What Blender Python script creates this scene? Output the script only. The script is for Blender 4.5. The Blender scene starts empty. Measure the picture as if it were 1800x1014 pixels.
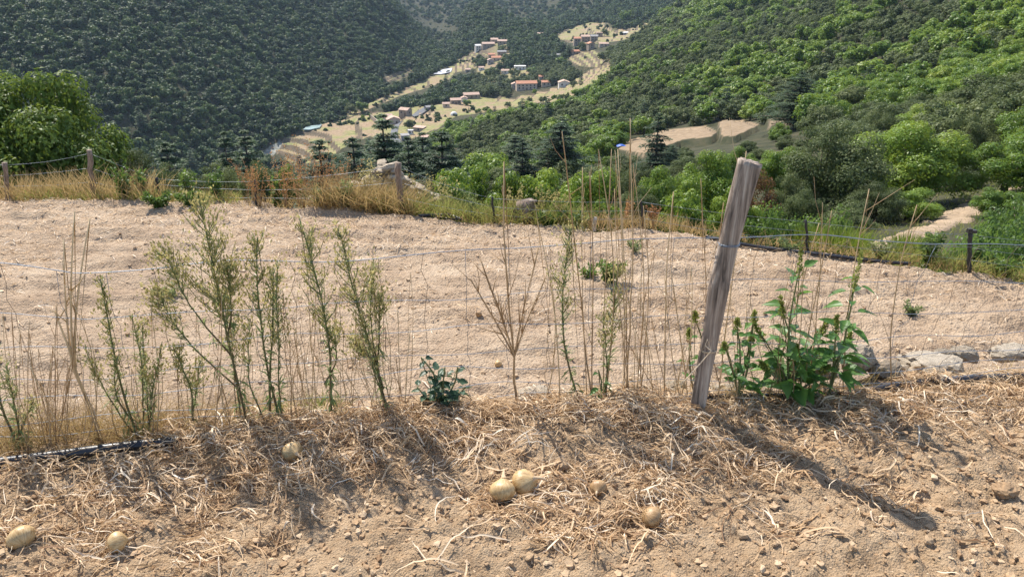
import bpy, math, random
import numpy as np
from mathutils import Vector, Matrix

# ------------------------------------------------------------------ camera, world, sun, exposure
SC = bpy.context.scene
COL = SC.collection
PITCH = math.radians(23.2); FPX = 1300.0; CAMZ = 1.6
cam_d = bpy.data.cameras.new('camera'); cam = bpy.data.objects.new('camera', cam_d); COL.objects.link(cam)
cam.location = (0, 0, CAMZ); cam.rotation_euler = (math.pi/2 - PITCH, 0, 0)
cam_d.sensor_width = 36.0; cam_d.lens = 36.0*FPX/1800.0
cam_d.clip_start = 0.05; cam_d.clip_end = 8000
SC.camera = cam
SUN_AZ = math.radians(37.0)      # left of straight ahead
SUN_EL = math.radians(51.0)
world = bpy.data.worlds.new('World'); SC.world = world; world.use_nodes = True
wn = world.node_tree; wn.nodes.clear()
sky = wn.nodes.new('ShaderNodeTexSky'); sky.sky_type = 'NISHITA'; sky.sun_disc = False
sky.sun_elevation = SUN_EL; sky.sun_rotation = SUN_AZ; sky.altitude = 600
bg = wn.nodes.new('ShaderNodeBackground'); bg.inputs['Strength'].default_value = 0.14
wo = wn.nodes.new('ShaderNodeOutputWorld')
wn.links.new(sky.outputs[0], bg.inputs[0]); wn.links.new(bg.outputs[0], wo.inputs[0])
sun_d = bpy.data.lights.new('sun', 'SUN'); sun_d.energy = 4.8; sun_d.angle = math.radians(0.5); sun_d.color = (1.0, 0.94, 0.85)
sun = bpy.data.objects.new('sun', sun_d); COL.objects.link(sun)
SDIR = Vector((-math.sin(SUN_AZ)*math.cos(SUN_EL), math.cos(SUN_AZ)*math.cos(SUN_EL), math.sin(SUN_EL)))
sun.rotation_euler = SDIR.to_track_quat('Z', 'Y').to_euler()
SC.view_settings.view_transform = 'Standard'; SC.view_settings.look = 'None'
SC.view_settings.exposure = 0.88; SC.view_settings.gamma = 1.0; SC.view_settings.use_curve_mapping = False
SC.render.engine = 'CYCLES'
SC.cycles.use_denoising = True
SC.cycles.max_bounces = 6; SC.cycles.diffuse_bounces = 3; SC.cycles.glossy_bounces = 2
SC.cycles.transmission_bounces = 4; SC.cycles.volume_bounces = 0; SC.cycles.transparent_max_bounces = 4

R = random.Random(7)
NR = np.random.default_rng(11)
cp, sp = math.cos(PITCH), math.sin(PITCH)

# ------------------------------------------------------------------ geometry helpers
def ray(px, py):
    u = (px-900.0)/FPX; v = (507.0-py)/FPX
    return np.array([u, cp+v*sp, -sp+v*cp])
def at_y(px, py, Y):
    d = ray(px, py); t = Y/d[1]
    return np.array([0, 0, CAMZ])+d*t
def at_z(px, py, z=0.0):
    d = ray(px, py); t = (z-CAMZ)/d[2]
    return np.array([0, 0, CAMZ])+d*t
def project(x, y, z):
    dz = z-CAMZ
    dep = y*cp-dz*sp; dep = np.maximum(dep, 1e-3)
    return 900+FPX*x/dep, 507-FPX*(y*sp+dz*cp)/dep
def inpoly(px, py, poly):
    r = np.zeros(np.shape(px), bool); n = len(poly); j = n-1
    for i in range(n):
        xi, yi = poly[i]; xj, yj = poly[j]
        c = ((yi > py) != (yj > py)) & (px < (xj-xi)*(py-yi)/((yj-yi) if yj != yi else 1e-9)+xi)
        r ^= c; j = i
    return r

_H = np.random.default_rng(3).random((256, 256)).astype(np.float64)
def vnoise(x, y):
    xi = np.floor(x).astype(int); yi = np.floor(y).astype(int); fx = x-xi; fy = y-yi
    fx = fx*fx*fx*(fx*(fx*6-15)+10); fy = fy*fy*fy*(fy*(fy*6-15)+10)
    a = _H[xi & 255, yi & 255]; b = _H[(xi+1) & 255, yi & 255]; c = _H[xi & 255, (yi+1) & 255]; d = _H[(xi+1) & 255, (yi+1) & 255]
    return (a*(1-fx)+b*fx)*(1-fy)+(c*(1-fx)+d*fx)*fy-0.5
def fbm(x, y, o=4, g=0.5):
    s = 0; a = 1.0
    for i in range(o):
        s = s+a*vnoise(x+17.3*i, y-9.1*i); x = x*2.03; y = y*2.03; a *= g
    return s
def smooth(a, b, x):
    t = np.clip((x-a)/(b-a), 0, 1); return t*t*(3-2*t)

def link(o, parent=None):
    COL.objects.link(o)
    if parent is not None: o.parent = parent
    return o
def np_mesh(name, V, F, mat=None, smooth_sh=True, tint=None, mat_idx=None):
    """V (n,3), F (m,k) with one k"""
    me = bpy.data.meshes.new(name)
    V = np.asarray(V, np.float32); F = np.asarray(F, np.int32)
    k = F.shape[1]; m = F.shape[0]
    me.vertices.add(len(V)); me.vertices.foreach_set('co', V.ravel())
    me.loops.add(m*k); me.loops.foreach_set('vertex_index', F.ravel())
    me.polygons.add(m)
    me.polygons.foreach_set('loop_start', np.arange(0, m*k, k, dtype=np.int32))
    me.polygons.foreach_set('loop_total', np.full(m, k, np.int32))
    me.polygons.foreach_set('use_smooth', np.full(m, smooth_sh, bool))
    if tint is not None:
        a = me.attributes.new('tint', 'FLOAT', 'FACE'); a.data.foreach_set('value', np.asarray(tint, np.float32))
    for mm in (mat if isinstance(mat, (list, tuple)) else [mat] if mat else []): me.materials.append(mm)
    if mat_idx is not None: me.polygons.foreach_set('material_index', np.asarray(mat_idx, np.int32))
    me.update(calc_edges=True); me.validate()
    return me
def point_attr(me, name, vals):
    a = me.attributes.new(name, 'FLOAT', 'POINT'); a.data.foreach_set('value', np.asarray(vals, np.float32))
def obj(name, me, parent=None, loc=None):
    o = bpy.data.objects.new(name, me); link(o, parent)
    if loc is not None: o.location = loc
    return o
def thing(name, loc, label, cat, group=None):
    o = bpy.data.objects.new(name, None); link(o); o.location = loc; o.empty_display_size = 0.1
    return tag(o, label, cat, group)
def tag(o, label=None, cat=None, group=None, kind=None):
    if label: o['label'] = label
    if cat: o['category'] = cat
    if group: o['group'] = group
    if kind: o['kind'] = kind
    return o

class MB:
    """collects quads (triangles repeat the last vertex as a thin quad is avoided: all faces are quads)"""
    def __init__(s): s.V = []; s.F = []; s.T = []; s.M = []; s.n = 0
    def add(s, V, F, tint=0.5, m=0):
        V = np.asarray(V, float); F = np.asarray(F, int)
        s.V.append(V); s.F.append(F+s.n); s.n += len(V)
        s.T.append(np.broadcast_to(np.asarray(tint, float), (len(F),)).copy()); s.M.append(np.full(len(F), m))
    def tube(s, pts, rad, sides=5, tint=0.5, m=0, cap=True, rough=0.0):
        pts = np.asarray(pts, float); n = len(pts); rad = np.broadcast_to(np.asarray(rad, float), (n,))
        tg = np.gradient(pts, axis=0); tg /= np.linalg.norm(tg, axis=1)[:, None]+1e-9
        ref = np.array([0.0, 0, 1]) if abs(tg[0][2]) < 0.9 else np.array([1.0, 0, 0])
        a = np.cross(tg, ref); a /= np.linalg.norm(a, axis=1)[:, None]+1e-9; b = np.cross(tg, a)
        th = np.linspace(0, 2*math.pi, sides, endpoint=False)
        rr = np.ones((n, sides))
        if rough: rr = 1+rough*(NR.random((n, sides))-0.5)
        V = pts[:, None, :]+(rad[:, None]*rr)[:, :, None]*(np.cos(th)[None, :, None]*a[:, None, :]+np.sin(th)[None, :, None]*b[:, None, :])
        V = V.reshape(-1, 3)
        i = np.arange(n-1)[:, None]*sides; j = np.arange(sides)[None, :]; j2 = (j+1) % sides
        F = np.stack([i+j, i+j2, i+sides+j2, i+sides+j], -1).reshape(-1, 4)
        s.add(V, F, tint, m)
        if cap and sides == 4:
            s.F.append(np.array([[3, 2, 1, 0]])+s.n-len(V)); s.F.append(np.array([[0, 1, 2, 3]])+s.n-sides)
            t = float(np.mean(tint)); s.T.append(np.array([t, t])); s.M.append(np.array([m, m]))
        elif cap:
            for e, o in ((0, 0), (n-1, (n-1)*sides)):
                base = s.n-len(V)
                s.V.append(pts[e][None]); c = s.n; s.n += 1
                FF = [[base+o+k, base+o+(k+1) % sides, c, c] for k in range(sides)]
                # centre fan as quads over pairs of sides
                FF = []
                for k in range(0, sides-1, 2):
                    FF.append([c, base+o+k, base+o+(k+1) % sides, base+o+(k+2) % sides])
                if sides % 2:
                    FF[-1] = [c, base+o+sides-3, base+o+sides-2, base+o+sides-1]
                    k = sides-1; s.V.append(((pts[e]+V[o+k])/2)[None]); mid = s.n; s.n += 1
                    FF.append([c, mid, base+o+k, base+o])
                s.F.append(np.array(FF)); s.T.append(np.full(len(FF), float(np.mean(tint)))); s.M.append(np.full(len(FF), m))
    def box(s, c, d, rot=0.0, tint=0.5, m=0):
        x, y, z = np.asarray(d)/2.0
        V = np.array([[-x, -y, -z], [x, -y, -z], [x, y, -z], [-x, y, -z], [-x, -y, z], [x, -y, z], [x, y, z], [-x, y, z]])
        cr, sr = math.cos(rot), math.sin(rot)
        V = V@np.array([[cr, sr, 0], [-sr, cr, 0], [0, 0, 1]])+np.asarray(c)
        s.add(V, [[3, 2, 1, 0], [4, 5, 6, 7], [0, 1, 5, 4], [1, 2, 6, 5], [2, 3, 7, 6], [3, 0, 4, 7]], tint, m)
    def leaves(s, P, D, N, L, W, tint=0.5, m=0, bend=0.15):
        """rhombus leaves: base P, direction D, normal N, length L, width W"""
        P = np.asarray(P, float); n = len(P)
        D = D/(np.linalg.norm(D, axis=1)[:, None]+1e-9)
        S = np.cross(D, N); S /= np.linalg.norm(S, axis=1)[:, None]+1e-9
        Nn = np.cross(S, D)
        L = np.broadcast_to(np.asarray(L, float), (n,))[:, None]; W = np.broadcast_to(np.asarray(W, float), (n,))[:, None]
        a = P; b = P+D*L*0.45+S*W*0.5+Nn*L*bend*0.3; c = P+D*L-Nn*L*bend; d = P+D*L*0.45-S*W*0.5+Nn*L*bend*0.3
        V = np.stack([a, b, c, d], 1).reshape(-1, 3)
        F = np.arange(4*n).reshape(-1, 4)
        s.add(V, F, tint, m)
    def mesh(s, name, mat, smooth_sh=True):
        V = np.concatenate(s.V); F = np.concatenate(s.F); T = np.concatenate(s.T); M = np.concatenate(s.M)
        return np_mesh(name, V, F, mat, smooth_sh, T, M if M.max() > 0 else None)
    def obj(s, name, mat, parent=None, smooth_sh=True): return obj(name, s.mesh(name, mat, smooth_sh), parent)

def rdir(n): 
    v = NR.normal(size=(n, 3)); return v/np.linalg.norm(v, axis=1)[:, None]

# ------------------------------------------------------------------ materials
def new_mat(name):
    m = bpy.data.materials.new(name); m.use_nodes = True
    nt = m.node_tree; b = nt.nodes['Principled BSDF']; return m, nt, b
def ramp(nt, fac, stops):
    r = nt.nodes.new('ShaderNodeValToRGB'); e = r.color_ramp.elements
    while len(e) < len(stops): e.new(0.5)
    for i, (p, c) in enumerate(stops): e[i].position = p; e[i].color = (*c, 1)
    nt.links.new(fac, r.inputs[0]); return r.outputs[0]
def coords(nt): return nt.nodes.new('ShaderNodeTexCoord').outputs['Object']
def noise(nt, scale, detail=4, rough=0.6, vec=None, dist=0.0):
    n = nt.nodes.new('ShaderNodeTexNoise'); n.inputs['Scale'].default_value = scale; n.inputs['Detail'].default_value = detail
    n.inputs['Roughness'].default_value = rough; n.inputs['Distortion'].default_value = dist
    nt.links.new(vec if vec is not None else coords(nt), n.inputs['Vector']); return n.outputs[0]
def attr(nt, name):
    a = nt.nodes.new('ShaderNodeAttribute'); a.attribute_name = name; return a.outputs['Fac']
def math_n(nt, op, a, b=None, clamp=False):
    n = nt.nodes.new('ShaderNodeMath'); n.operation = op; n.use_clamp = clamp
    for i, v in enumerate((a, b)):
        if v is None: continue
        if isinstance(v, (int, float)): n.inputs[i].default_value = v
        else: nt.links.new(v, n.inputs[i])
    return n.outputs[0]
def mixc(nt, fac, a, b, mode='MIX'):
    n = nt.nodes.new('ShaderNodeMix'); n.data_type = 'RGBA'; n.blend_type = mode
    for s_, v in (('Factor', fac), ('A', a), ('B', b)):
        i = [q for q in n.inputs if q.name == s_ and (q.type == 'RGBA' if s_ != 'Factor' else q.type == 'VALUE')][0]
        if isinstance(v, (int, float)): i.default_value = v
        elif isinstance(v, tuple): i.default_value = (*v, 1)
        else: nt.links.new(v, i)
    return [q for q in n.outputs if q.type == 'RGBA'][0]
def bump(nt, b, h, strength=0.5, dist=0.01):
    n = nt.nodes.new('ShaderNodeBump'); n.inputs['Strength'].default_value = strength; n.inputs['Distance'].default_value = dist
    nt.links.new(h, n.inputs['Height']); nt.links.new(n.outputs[0], b.inputs['Normal'])

def leaf_mat(name, stops, trans=0.35, rough=0.5, tcol=(0.25, 0.32, 0.05), spec=0.35, rnd=0.5, tintw=0.6):
    """colour from the leaf's own tint and the plant's random number"""
    m, nt, b = new_mat(name)
    oi = nt.nodes.new('ShaderNodeObjectInfo')
    f = math_n(nt, 'ADD', math_n(nt, 'MULTIPLY', attr(nt, 'tint'), tintw), math_n(nt, 'MULTIPLY', oi.outputs['Random'], rnd))
    f = math_n(nt, 'SUBTRACT', f, (tintw+rnd)/2-0.5, True)
    c = ramp(nt, f, stops)
    nt.links.new(c, b.inputs['Base Color']); b.inputs['Roughness'].default_value = rough
    b.inputs['Specular IOR Level'].default_value = spec
    t = nt.nodes.new('ShaderNodeBsdfTranslucent')
    nt.links.new(mixc(nt, 0.5, c, tcol), t.inputs['Color'])
    mx = nt.nodes.new('ShaderNodeMixShader'); mx.inputs[0].default_value = trans
    nt.links.new(b.outputs[0], mx.inputs[1]); nt.links.new(t.outputs[0], mx.inputs[2])
    nt.links.new(mx.outputs[0], nt.nodes['Material Output'].inputs['Surface'])
    return m
def tint_mat(name, stops, rough=0.8, nscale=None, namt=0.3, bumps=None, spec=0.3, metallic=0.0):
    m, nt, b = new_mat(name)
    f = attr(nt, 'tint')
    if nscale:
        f = math_n(nt, 'ADD', f, math_n(nt, 'MULTIPLY', math_n(nt, 'SUBTRACT', noise(nt, nscale, 5), 0.5), namt*2), True)
    nt.links.new(ramp(nt, f, stops), b.inputs['Base Color'])
    b.inputs['Roughness'].default_value = rough; b.inputs['Specular IOR Level'].default_value = spec; b.inputs['Metallic'].default_value = metallic
    if bumps: bump(nt, b, noise(nt, bumps[0], 6, 0.7), bumps[1], bumps[2])
    return m

M = {}
M['chestnut'] = leaf_mat('chestnut_leaf', [(0, (.036, .078, .010)), (.45, (.098, .182, .020)), (.8, (.180, .265, .032)), (1, (.31, .33, .05))], 0.36, 0.45, (.36, .44, .06), 0.3)
M['sweet'] = leaf_mat('sweet_chestnut_leaf', [(0, (.030, .058, .011)), (.5, (.085, .140, .022)), (.85, (.17, .215, .036)), (1, (.28, .28, .06))], 0.28, 0.55, (.30, .38, .05), 0.18)
M['oak'] = leaf_mat('holm_oak_leaf', [(0, (.032, .046, .015)), (.5, (.082, .112, .036)), (1, (.175, .195, .072))], 0.30, 0.6, (.18, .22, .07), 0.25)
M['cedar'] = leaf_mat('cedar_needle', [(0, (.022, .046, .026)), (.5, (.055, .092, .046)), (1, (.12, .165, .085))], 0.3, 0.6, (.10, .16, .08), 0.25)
M['broom'] = leaf_mat('broom_leaf', [(0, (.06, .10, .012)), (.5, (.13, .18, .02)), (1, (.22, .25, .035))], 0.35, 0.6, (.30, .38, .05))
M['ivy'] = leaf_mat('weed_leaf', [(0, (.03, .07, .012)), (.5, (.07, .13, .025)), (1, (.15, .20, .05))], 0.38, 0.5, (.24, .36, .06))
M['farwood'] = leaf_mat('far_leaf_shaded', [(0, (.016, .032, .016)), (.45, (.034, .064, .024)), (.8, (.062, .105, .030)), (1, (.125, .145, .042))], 0.25, 0.6, (.14, .2, .05), 0.2, 0.8, 0.45)  # leaf colour darkened to carry the cloud shade on the left hill
M['brownleaf'] = leaf_mat('brown_leaf', [(0, (.09, .045, .018)), (.5, (.20, .105, .04)), (1, (.30, .20, .08))], 0.3, 0.7, (.3, .17, .07))
M['rust'] = leaf_mat('rust_seed', [(0, (.20, .085, .03)), (.5, (.36, .17, .06)), (1, (.50, .30, .12))], 0.3, 0.8, (.5, .26, .1))
M['drygrass'] = leaf_mat('dry_grass', [(0, (.22, .13, .05)), (.4, (.40, .27, .11)), (.75, (.52, .40, .19)), (1, (.34, .33, .10))], 0.35, 0.7, (.55, .42, .2), 0.2)
M['greengrass'] = leaf_mat('green_grass', [(0, (.14, .17, .035)), (.5, (.27, .27, .07)), (1, (.42, .36, .13))], 0.38, 0.7, (.4, .42, .12), 0.2)
M['horse'] = leaf_mat('horseweed_leaf', [(0, (.085, .13, .045)), (.5, (.18, .225, .085)), (1, (.31, .31, .14))], 0.45, 0.6, (.24, .3, .1), 0.25)
M['horsefl'] = leaf_mat('horseweed_flower', [(0, (.18, .145, .045)), (.5, (.36, .30, .11)), (1, (.58, .50, .25))], 0.42, 0.8, (.5, .44, .18), 0.15)
M['amar'] = leaf_mat('amaranth_leaf', [(0, (.040, .105, .026)), (.5, (.085, .19, .042)), (1, (.17, .29, .07))], 0.45, 0.42, (.2, .36, .06), 0.4)
M['nettle'] = leaf_mat('dark_leaf', [(0, (.018, .045, .022)), (.5, (.036, .075, .036)), (1, (.07, .12, .055))], 0.25, 0.45, (.14, .25, .07), 0.4)
M['amarfl'] = leaf_mat('amaranth_flower', [(0, (.14, .17, .035)), (.5, (.24, .27, .06)), (1, (.36, .36, .11))], 0.3, 0.8, (.35, .4, .1), 0.15)
M['stalk'] = tint_mat('dry_stalk', [(0, (.15, .085, .042)), (.5, (.36, .235, .125)), (1, (.58, .44, .26))], 0.75, 40, 0.2)
M['gstem'] = tint_mat('green_stem', [(0, (.10, .055, .03)), (.5, (.13, .13, .055)), (1, (.20, .23, .09))], 0.7)
M['straw'] = leaf_mat('straw', [(0, (.22, .12, .06)), (.3, (.44, .285, .15)), (.65, (.66, .49, .31)), (1, (.84, .74, .59))], 0.24, 0.62, (.62, .43, .22), 0.3, 0.0, 1.0)
M['bark'] = tint_mat('bark', [(0, (.05, .038, .028)), (1, (.16, .13, .10))], 0.9, 3, 0.4, (12, .8, .05))
M['stone'] = tint_mat('stone', [(0, (.20, .155, .11)), (.5, (.40, .325, .235)), (1, (.60, .51, .39))], 0.9, 9, 0.45, (30, .8, .02))
M['wire'] = tint_mat('galvanised_wire', [(0, (.10, .11, .13)), (.5, (.22, .25, .29)), (1, (.34, .39, .46))], 0.5, 30, 0.3, None, .5, .6)
M['wirerust'] = tint_mat('rusty_wire', [(0, (.10, .07, .05)), (1, (.26, .18, .12))], 0.7, 30, 0.3)
M['metalpost'] = tint_mat('dark_metal', [(0, (.016, .016, .018)), (1, (.05, .045, .04))], 0.6, 20, 0.3)
M['onionroot'] = tint_mat('root', [(0, (.30, .19, .09)), (1, (.5, .36, .2))], 0.9)

def soil_mat(name, dark, mid, light, s1, s2, bdist, bs=1.0):
    m, nt, b = new_mat(name); co = coords(nt)
    n1 = noise(nt, s1, 5, 0.6, co); n2 = noise(nt, s2, 6, 0.75, co)
    c = ramp(nt, math_n(nt, 'ADD', math_n(nt, 'MULTIPLY', n1, 0.5), math_n(nt, 'MULTIPLY', n2, 0.5)), [(.34, dark), (.5, mid), (.64, light)])
    nt.links.new(c, b.inputs['Base Color']); b.inputs['Roughness'].default_value = 0.95; b.inputs['Specular IOR Level'].default_value = 0.15
    vo = nt.nodes.new('ShaderNodeTexVoronoi'); vo.inputs['Scale'].default_value = s2*1.6; nt.links.new(co, vo.inputs['Vector'])
    h = math_n(nt, 'ADD', n2, math_n(nt, 'MULTIPLY', vo.outputs['Distance'], -0.5))
    bump(nt, b, h, bs, bdist)
    return m
M['soil'] = soil_mat('soil', (.26, .172, .10), (.42, .295, .18), (.53, .39, .25), 7, 90, 0.014)
M['field'] = soil_mat('field_soil', (.30, .208, .135), (.43, .315, .212), (.54, .42, .295), 1.1, 22, 0.05)
M['track'] = soil_mat('track_soil', (.20, .15, .10), (.34, .25, .165), (.46, .35, .24), 0.8, 9, 0.06)

# ------------------------------------------------------------------ terrain heights
FIELD_Z = -2.6
def cpt(px, py, Y): return at_y(px, py, Y)
ctrl = [cpt(*a) for a in [
    # river and valley floor
    (470, 264, 470), (600, 204, 560), (700, 154, 700), (786, 108, 890), (800, 74, 1130), (760, 38, 1400), (300, 322, 400),
    # village spur and terraces
    (560, 226, 500), (560, 284, 425), (640, 262, 430), (700, 222, 500), (640, 205, 530), (760, 186, 550), (850, 176, 590), (740, 240, 420),
    (920, 158, 610), (980, 152, 590), (1050, 124, 570), (870, 100, 800), (820, 125, 760), (770, 150, 690), (900, 130, 690), (960, 110, 720), (1030, 80, 760),
    (1100, 56, 850), (1150, 24, 960), (895, 46, 1300), (960, 60, 900),
    # far hills
    (900, 6, 1550), (720, 8, 1500), (1050, 0, 1300), (1250, 0, 1000), (800, -90, 2100), (1100, -90, 1700), (500, -90, 2200),
    # near right hillside
    (1000, 192, 330), (850, 228, 300), (1100, 114, 420), (1250, 40, 480), (1400, 0, 450), (1400, 100, 260), (1320, 212, 150), (1150, 242, 150),
    (1000, 285, 120), (1600, 100, 170), (1600, 200, 95), (1800, 0, 190), (1800, 200, 72), (1500, 300, 56), (1300, 300, 70), (1900, 100, 110),
    (1700, -90, 330), (2000, -60, 230), (1300, -60, 700), (2100, 250, 50),
    # ridge of the left hill
    (640, -10, 900), (700, 60, 900), (620, 100, 720), (500, 150, 600)]]
ctrl += [np.array(p, float) for p in [
    (-120, 640, -92), (-170, 520, -82), (-200, 420, -86), (-330, 330, -70), (-420, 420, -25), (-330, 520, -22), (-250, 640, -25), (-300, 800, 20),
    (-480, 640, 40), (-700, 500, 80), (-160, 980, -20), (-420, 1150, 70), (-600, 900, 90), (-220, 300, -104), (-350, 240, -100), (-600, 300, -30), (-60, 1150, -40),
    # slope below the field
    (-30, 22, -7.5), (-16, 25, -7.0), (-8, 22, -7.8), (2, 20, -7.6), (9, 16, -5.6), (13.5, 14.5, -4.9), (20, 18, -4.6), (19, 27, -7.4), (12, 28, -7.9),
    (27, 32, -7.2), (2, 30, -10.5), (-20, 60, -24), (0, 60, -20), (14, 45, -12.2), (-60, 120, -48), (-20, 130, -40), (-90, 220, -80), (-30, 240, -68), (-60, 340, -90),
    (40, 40, -5.5), (60, 60, -3), (-60, 40, -16), (-110, 80, -42), (-160, 160, -78), (25, 10, -2.8), (-22, 10, -4.2), (0, 9, -5.0), (-60, 10, -8), (60, 10, 2)]]
ctrl = np.array(ctrl)
CS = 100.0
def _k(d): return np.where(d > 1e-9, d*d*np.log(d+1e-12), 0.0)
def _fit(P, lam=1e-3):
    n = len(P); X = P[:, :2]/CS
    D = np.linalg.norm(X[:, None]-X[None], axis=2)
    A = np.zeros((n+3, n+3)); A[:n, :n] = _k(D)+lam*np.eye(n); A[:n, n] = 1; A[:n, n+1:] = X; A[n, :n] = 1; A[n+1:, :n] = X.T
    return np.linalg.solve(A, np.concatenate([P[:, 2], np.zeros(3)]))
# work in a log-warped plan so that near and far points are weighted alike
def warp(x, y):
    r = np.hypot(x, y)+30.0; s = np.log(r/30.0)/r*np.maximum(np.hypot(x, y), 1e-6)/np.maximum(np.hypot(x, y), 1e-6)
    s = 100*np.log(r/30.0)/np.maximum(np.hypot(x, y), 1e-6)
    return x*s, y*s
wx, wy = warp(ctrl[:, 0], ctrl[:, 1])
_cw = np.stack([wx, wy, ctrl[:, 2]], 1); _coef = _fit(_cw, 2e-3)
def H_base(x, y):
    x = np.asarray(x, float); y = np.asarray(y, float); sh = x.shape
    X, Y = warp(x.ravel(), y.ravel()); X = X/CS; Y = Y/CS
    out = np.empty(len(X))
    for i in range(0, len(X), 40000):
        d = np.hypot(X[i:i+40000, None]-_cw[None, :, 0]/CS, Y[i:i+40000, None]-_cw[None, :, 1]/CS)
        out[i:i+40000] = _k(d)@_coef[:-3]+_coef[-3]+_coef[-2]*X[i:i+40000]+_coef[-1]*Y[i:i+40000]
    return out.reshape(sh)
# open fields and terraces, outlined as they lie in the valley: (pixel outline, min and max distance, step)
ZONES = [
    ('A', [(478, 262), (482, 246), (520, 232), (560, 219), (640, 199), (700, 192), (760, 184), (860, 168), (900, 172), (960, 158), (1000, 146), (1040, 120), (1078, 104), (1084, 122), (1040, 150), (1000, 183), (950, 180), (870, 195), (800, 205), (770, 226), (720, 246), (650, 240), (610, 256), (575, 280), (520, 292)], 380, 720, 2.4),
    ('B', [(604, 208), (620, 190), (700, 160), (760, 134), (790, 118), (812, 100), (835, 90), (858, 92), (868, 102), (840, 120), (800, 128), (790, 140), (760, 152), (700, 170), (660, 187), (640, 197)], 480, 1000, 1.8),
    ('C', [(974, 62), (1000, 50), (1030, 41), (1060, 39), (1080, 52), (1110, 50), (1140, 34), (1170, 47), (1130, 62), (1090, 72), (1040, 78), (1000, 75), (985, 70)], 650, 1050, 3.0),
    ('C2', [(990, 104), (1010, 92), (1040, 88), (1062, 95), (1080, 104), (1060, 120), (1020, 117)], 560, 820, 2.2),
    ('D', [(1082, 262), (1110, 246), (1160, 230), (1240, 222), (1262, 232), (1250, 240), (1200, 246), (1130, 270)], 110, 190, 0),
    ('D', [(1262, 214), (1275, 207), (1320, 214), (1335, 220), (1290, 240), (1268, 240)], 110, 190, 0),
    ('D', [(1348, 202), (1395, 193), (1402, 214), (1352, 221)], 110, 190, 0),
    ('E', [(712, 28), (745, 33), (800, 50), (832, 54), (834, 62), (790, 63), (760, 56), (728, 40)], 1100, 1600, 3.0),
    ('F', [(870, 46), (885, 38), (925, 34), (930, 42), (895, 50)], 1100, 1500, 0),
    ('G', [(670, 134), (700, 126), (724, 121), (730, 128), (700, 142), (680, 144)], 600, 900, 2.0),
    ('V', [(835, 92), (850, 74), (890, 68), (900, 90), (890, 120), (935, 116), (940, 140), (880, 145), (840, 150), (838, 128)], 600, 1000, 0),
    ('W', [(455, 278), (468, 262), (492, 248), (500, 250), (486, 266), (474, 284)], 380, 600, 0),
]
def zone_mask(x, y, z, names=None):
    px, py = project(x, y, z); out = np.zeros(np.shape(x), bool)
    for n, poly, d0, d1, st in ZONES:
        if names and n not in names: continue
        out |= inpoly(px, py, poly) & (y > d0) & (y < d1)
    return out
def H(x, y):
    x = np.asarray(x, float); y = np.asarray(y, float)
    z = H_base(x, y); r = np.hypot(x, y)
    amp = smooth(25, 200, r)
    z = z+amp*(5.0*fbm(x/95.0, y/95.0, 3)+1.2*fbm(x/22.0+5, y/22.0, 2))*np.where(zone_mask(x, y, z), 0.15, 1.0)
    for n, poly, d0, d1, st in ZONES:
        if st:
            px, py = project(x, y, z); m = inpoly(px, py, poly) & (y > d0) & (y < d1)
            w = z/st+0.25*fbm(x/40, y/40, 2); q = np.floor(w); f = w-q
            z = np.where(m, z+(q+smooth(0.72, 0.98, f)-w)*st, z)
    return z
def pix_ground(px, py, d0=20.0, d1=2600.0):
    d = ray(px, py); t = np.geomspace(d0, d1, 1500)/d[1]
    X = d[0]*t; Y = d[1]*t; Z = CAMZ+d[2]*t
    h = H(X, Y); i = np.argmax(Z < h)
    if not (Z < h).any(): i = len(t)-1
    return np.array([X[i], Y[i], h[i]])

# field outline
FAR_PX = [(-420, 336), (-200, 340), (0, 347), (160, 350), (400, 359), (560, 369), (700, 374), (870, 394), (1000, 398), (1200, 408), (1330, 430), (1500, 455), (1600, 466), (1700, 482), (1800, 492), (2000, 512), (2300, 540)]
FAR = np.array([at_z(px, py, FIELD_Z)[:2] for px, py in FAR_PX])
FENCE = np.array([at_z(px, py, 0)[:2] for px, py in [(-350, 830), (0, 798), (300, 768), (600, 745), (900, 722), (1220, 722), (1500, 704), (1800, 676), (2200, 640)]])
def fence_y(x): return np.interp(x, FENCE[:, 0], FENCE[:, 1])
def in_field(x, y, grow=0.0):
    return (y > fence_y(x)+0.2) & (y < np.interp(x, FAR[:, 0], FAR[:, 1])+grow)
def field_h(x, y):
    a = 0.10*fbm(x*0.22, y*0.22, 3)
    w = y+0.25*np.sin(x*0.35)+0.5*fbm(x*0.15, y*0.15, 2)
    rows = np.sin(w*2*math.pi/0.62)
    a = a+0.040*rows*(0.6+1.1*fbm(x*0.5, y*0.9, 2))
    a = a+0.085*fbm(x*0.9, y*2.6, 4, 0.55)+0.038*fbm(x*4, y*7, 3, 0.65)+0.02*fbm(x*17, y*17, 2)
    return FIELD_Z+a
EDGE_DROP = 0.10
def fore_h(x, y):
    e = fence_y(x)
    z = 0.030*fbm(x*1.7, y*1.7, 3)+0.028*fbm(x*6, y*6, 3, 0.6)
    b = fbm(x*22, y*22, 4, 0.62); z = z+0.019*b+0.012*np.maximum(0, fbm(x*55, y*55, 2))
    z = z+0.035*np.exp(-((y-e+0.12)/0.22)**2)*smooth(-1.3, -0.6, x)*(1-.8*smooth(.4, 1.1, x))
    t = y-(e+EDGE_DROP+0.05*fbm(x*2.5, 3.0, 2))
    z = z-np.where(t > 0, 0.0, 0)
    drop = np.where(t > 0, np.minimum(2.75, 0.25*t+3.4*np.maximum(0, t-0.06)), 0)
    return z-drop
def grid_faces(n, m):
    i = np.arange(n-1)[:, None]*m; j = np.arange(m-1)[None, :]
    return np.stack([i+j, i+m+j, i+m+j+1, i+j+1], -1).reshape(-1, 4)

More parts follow.
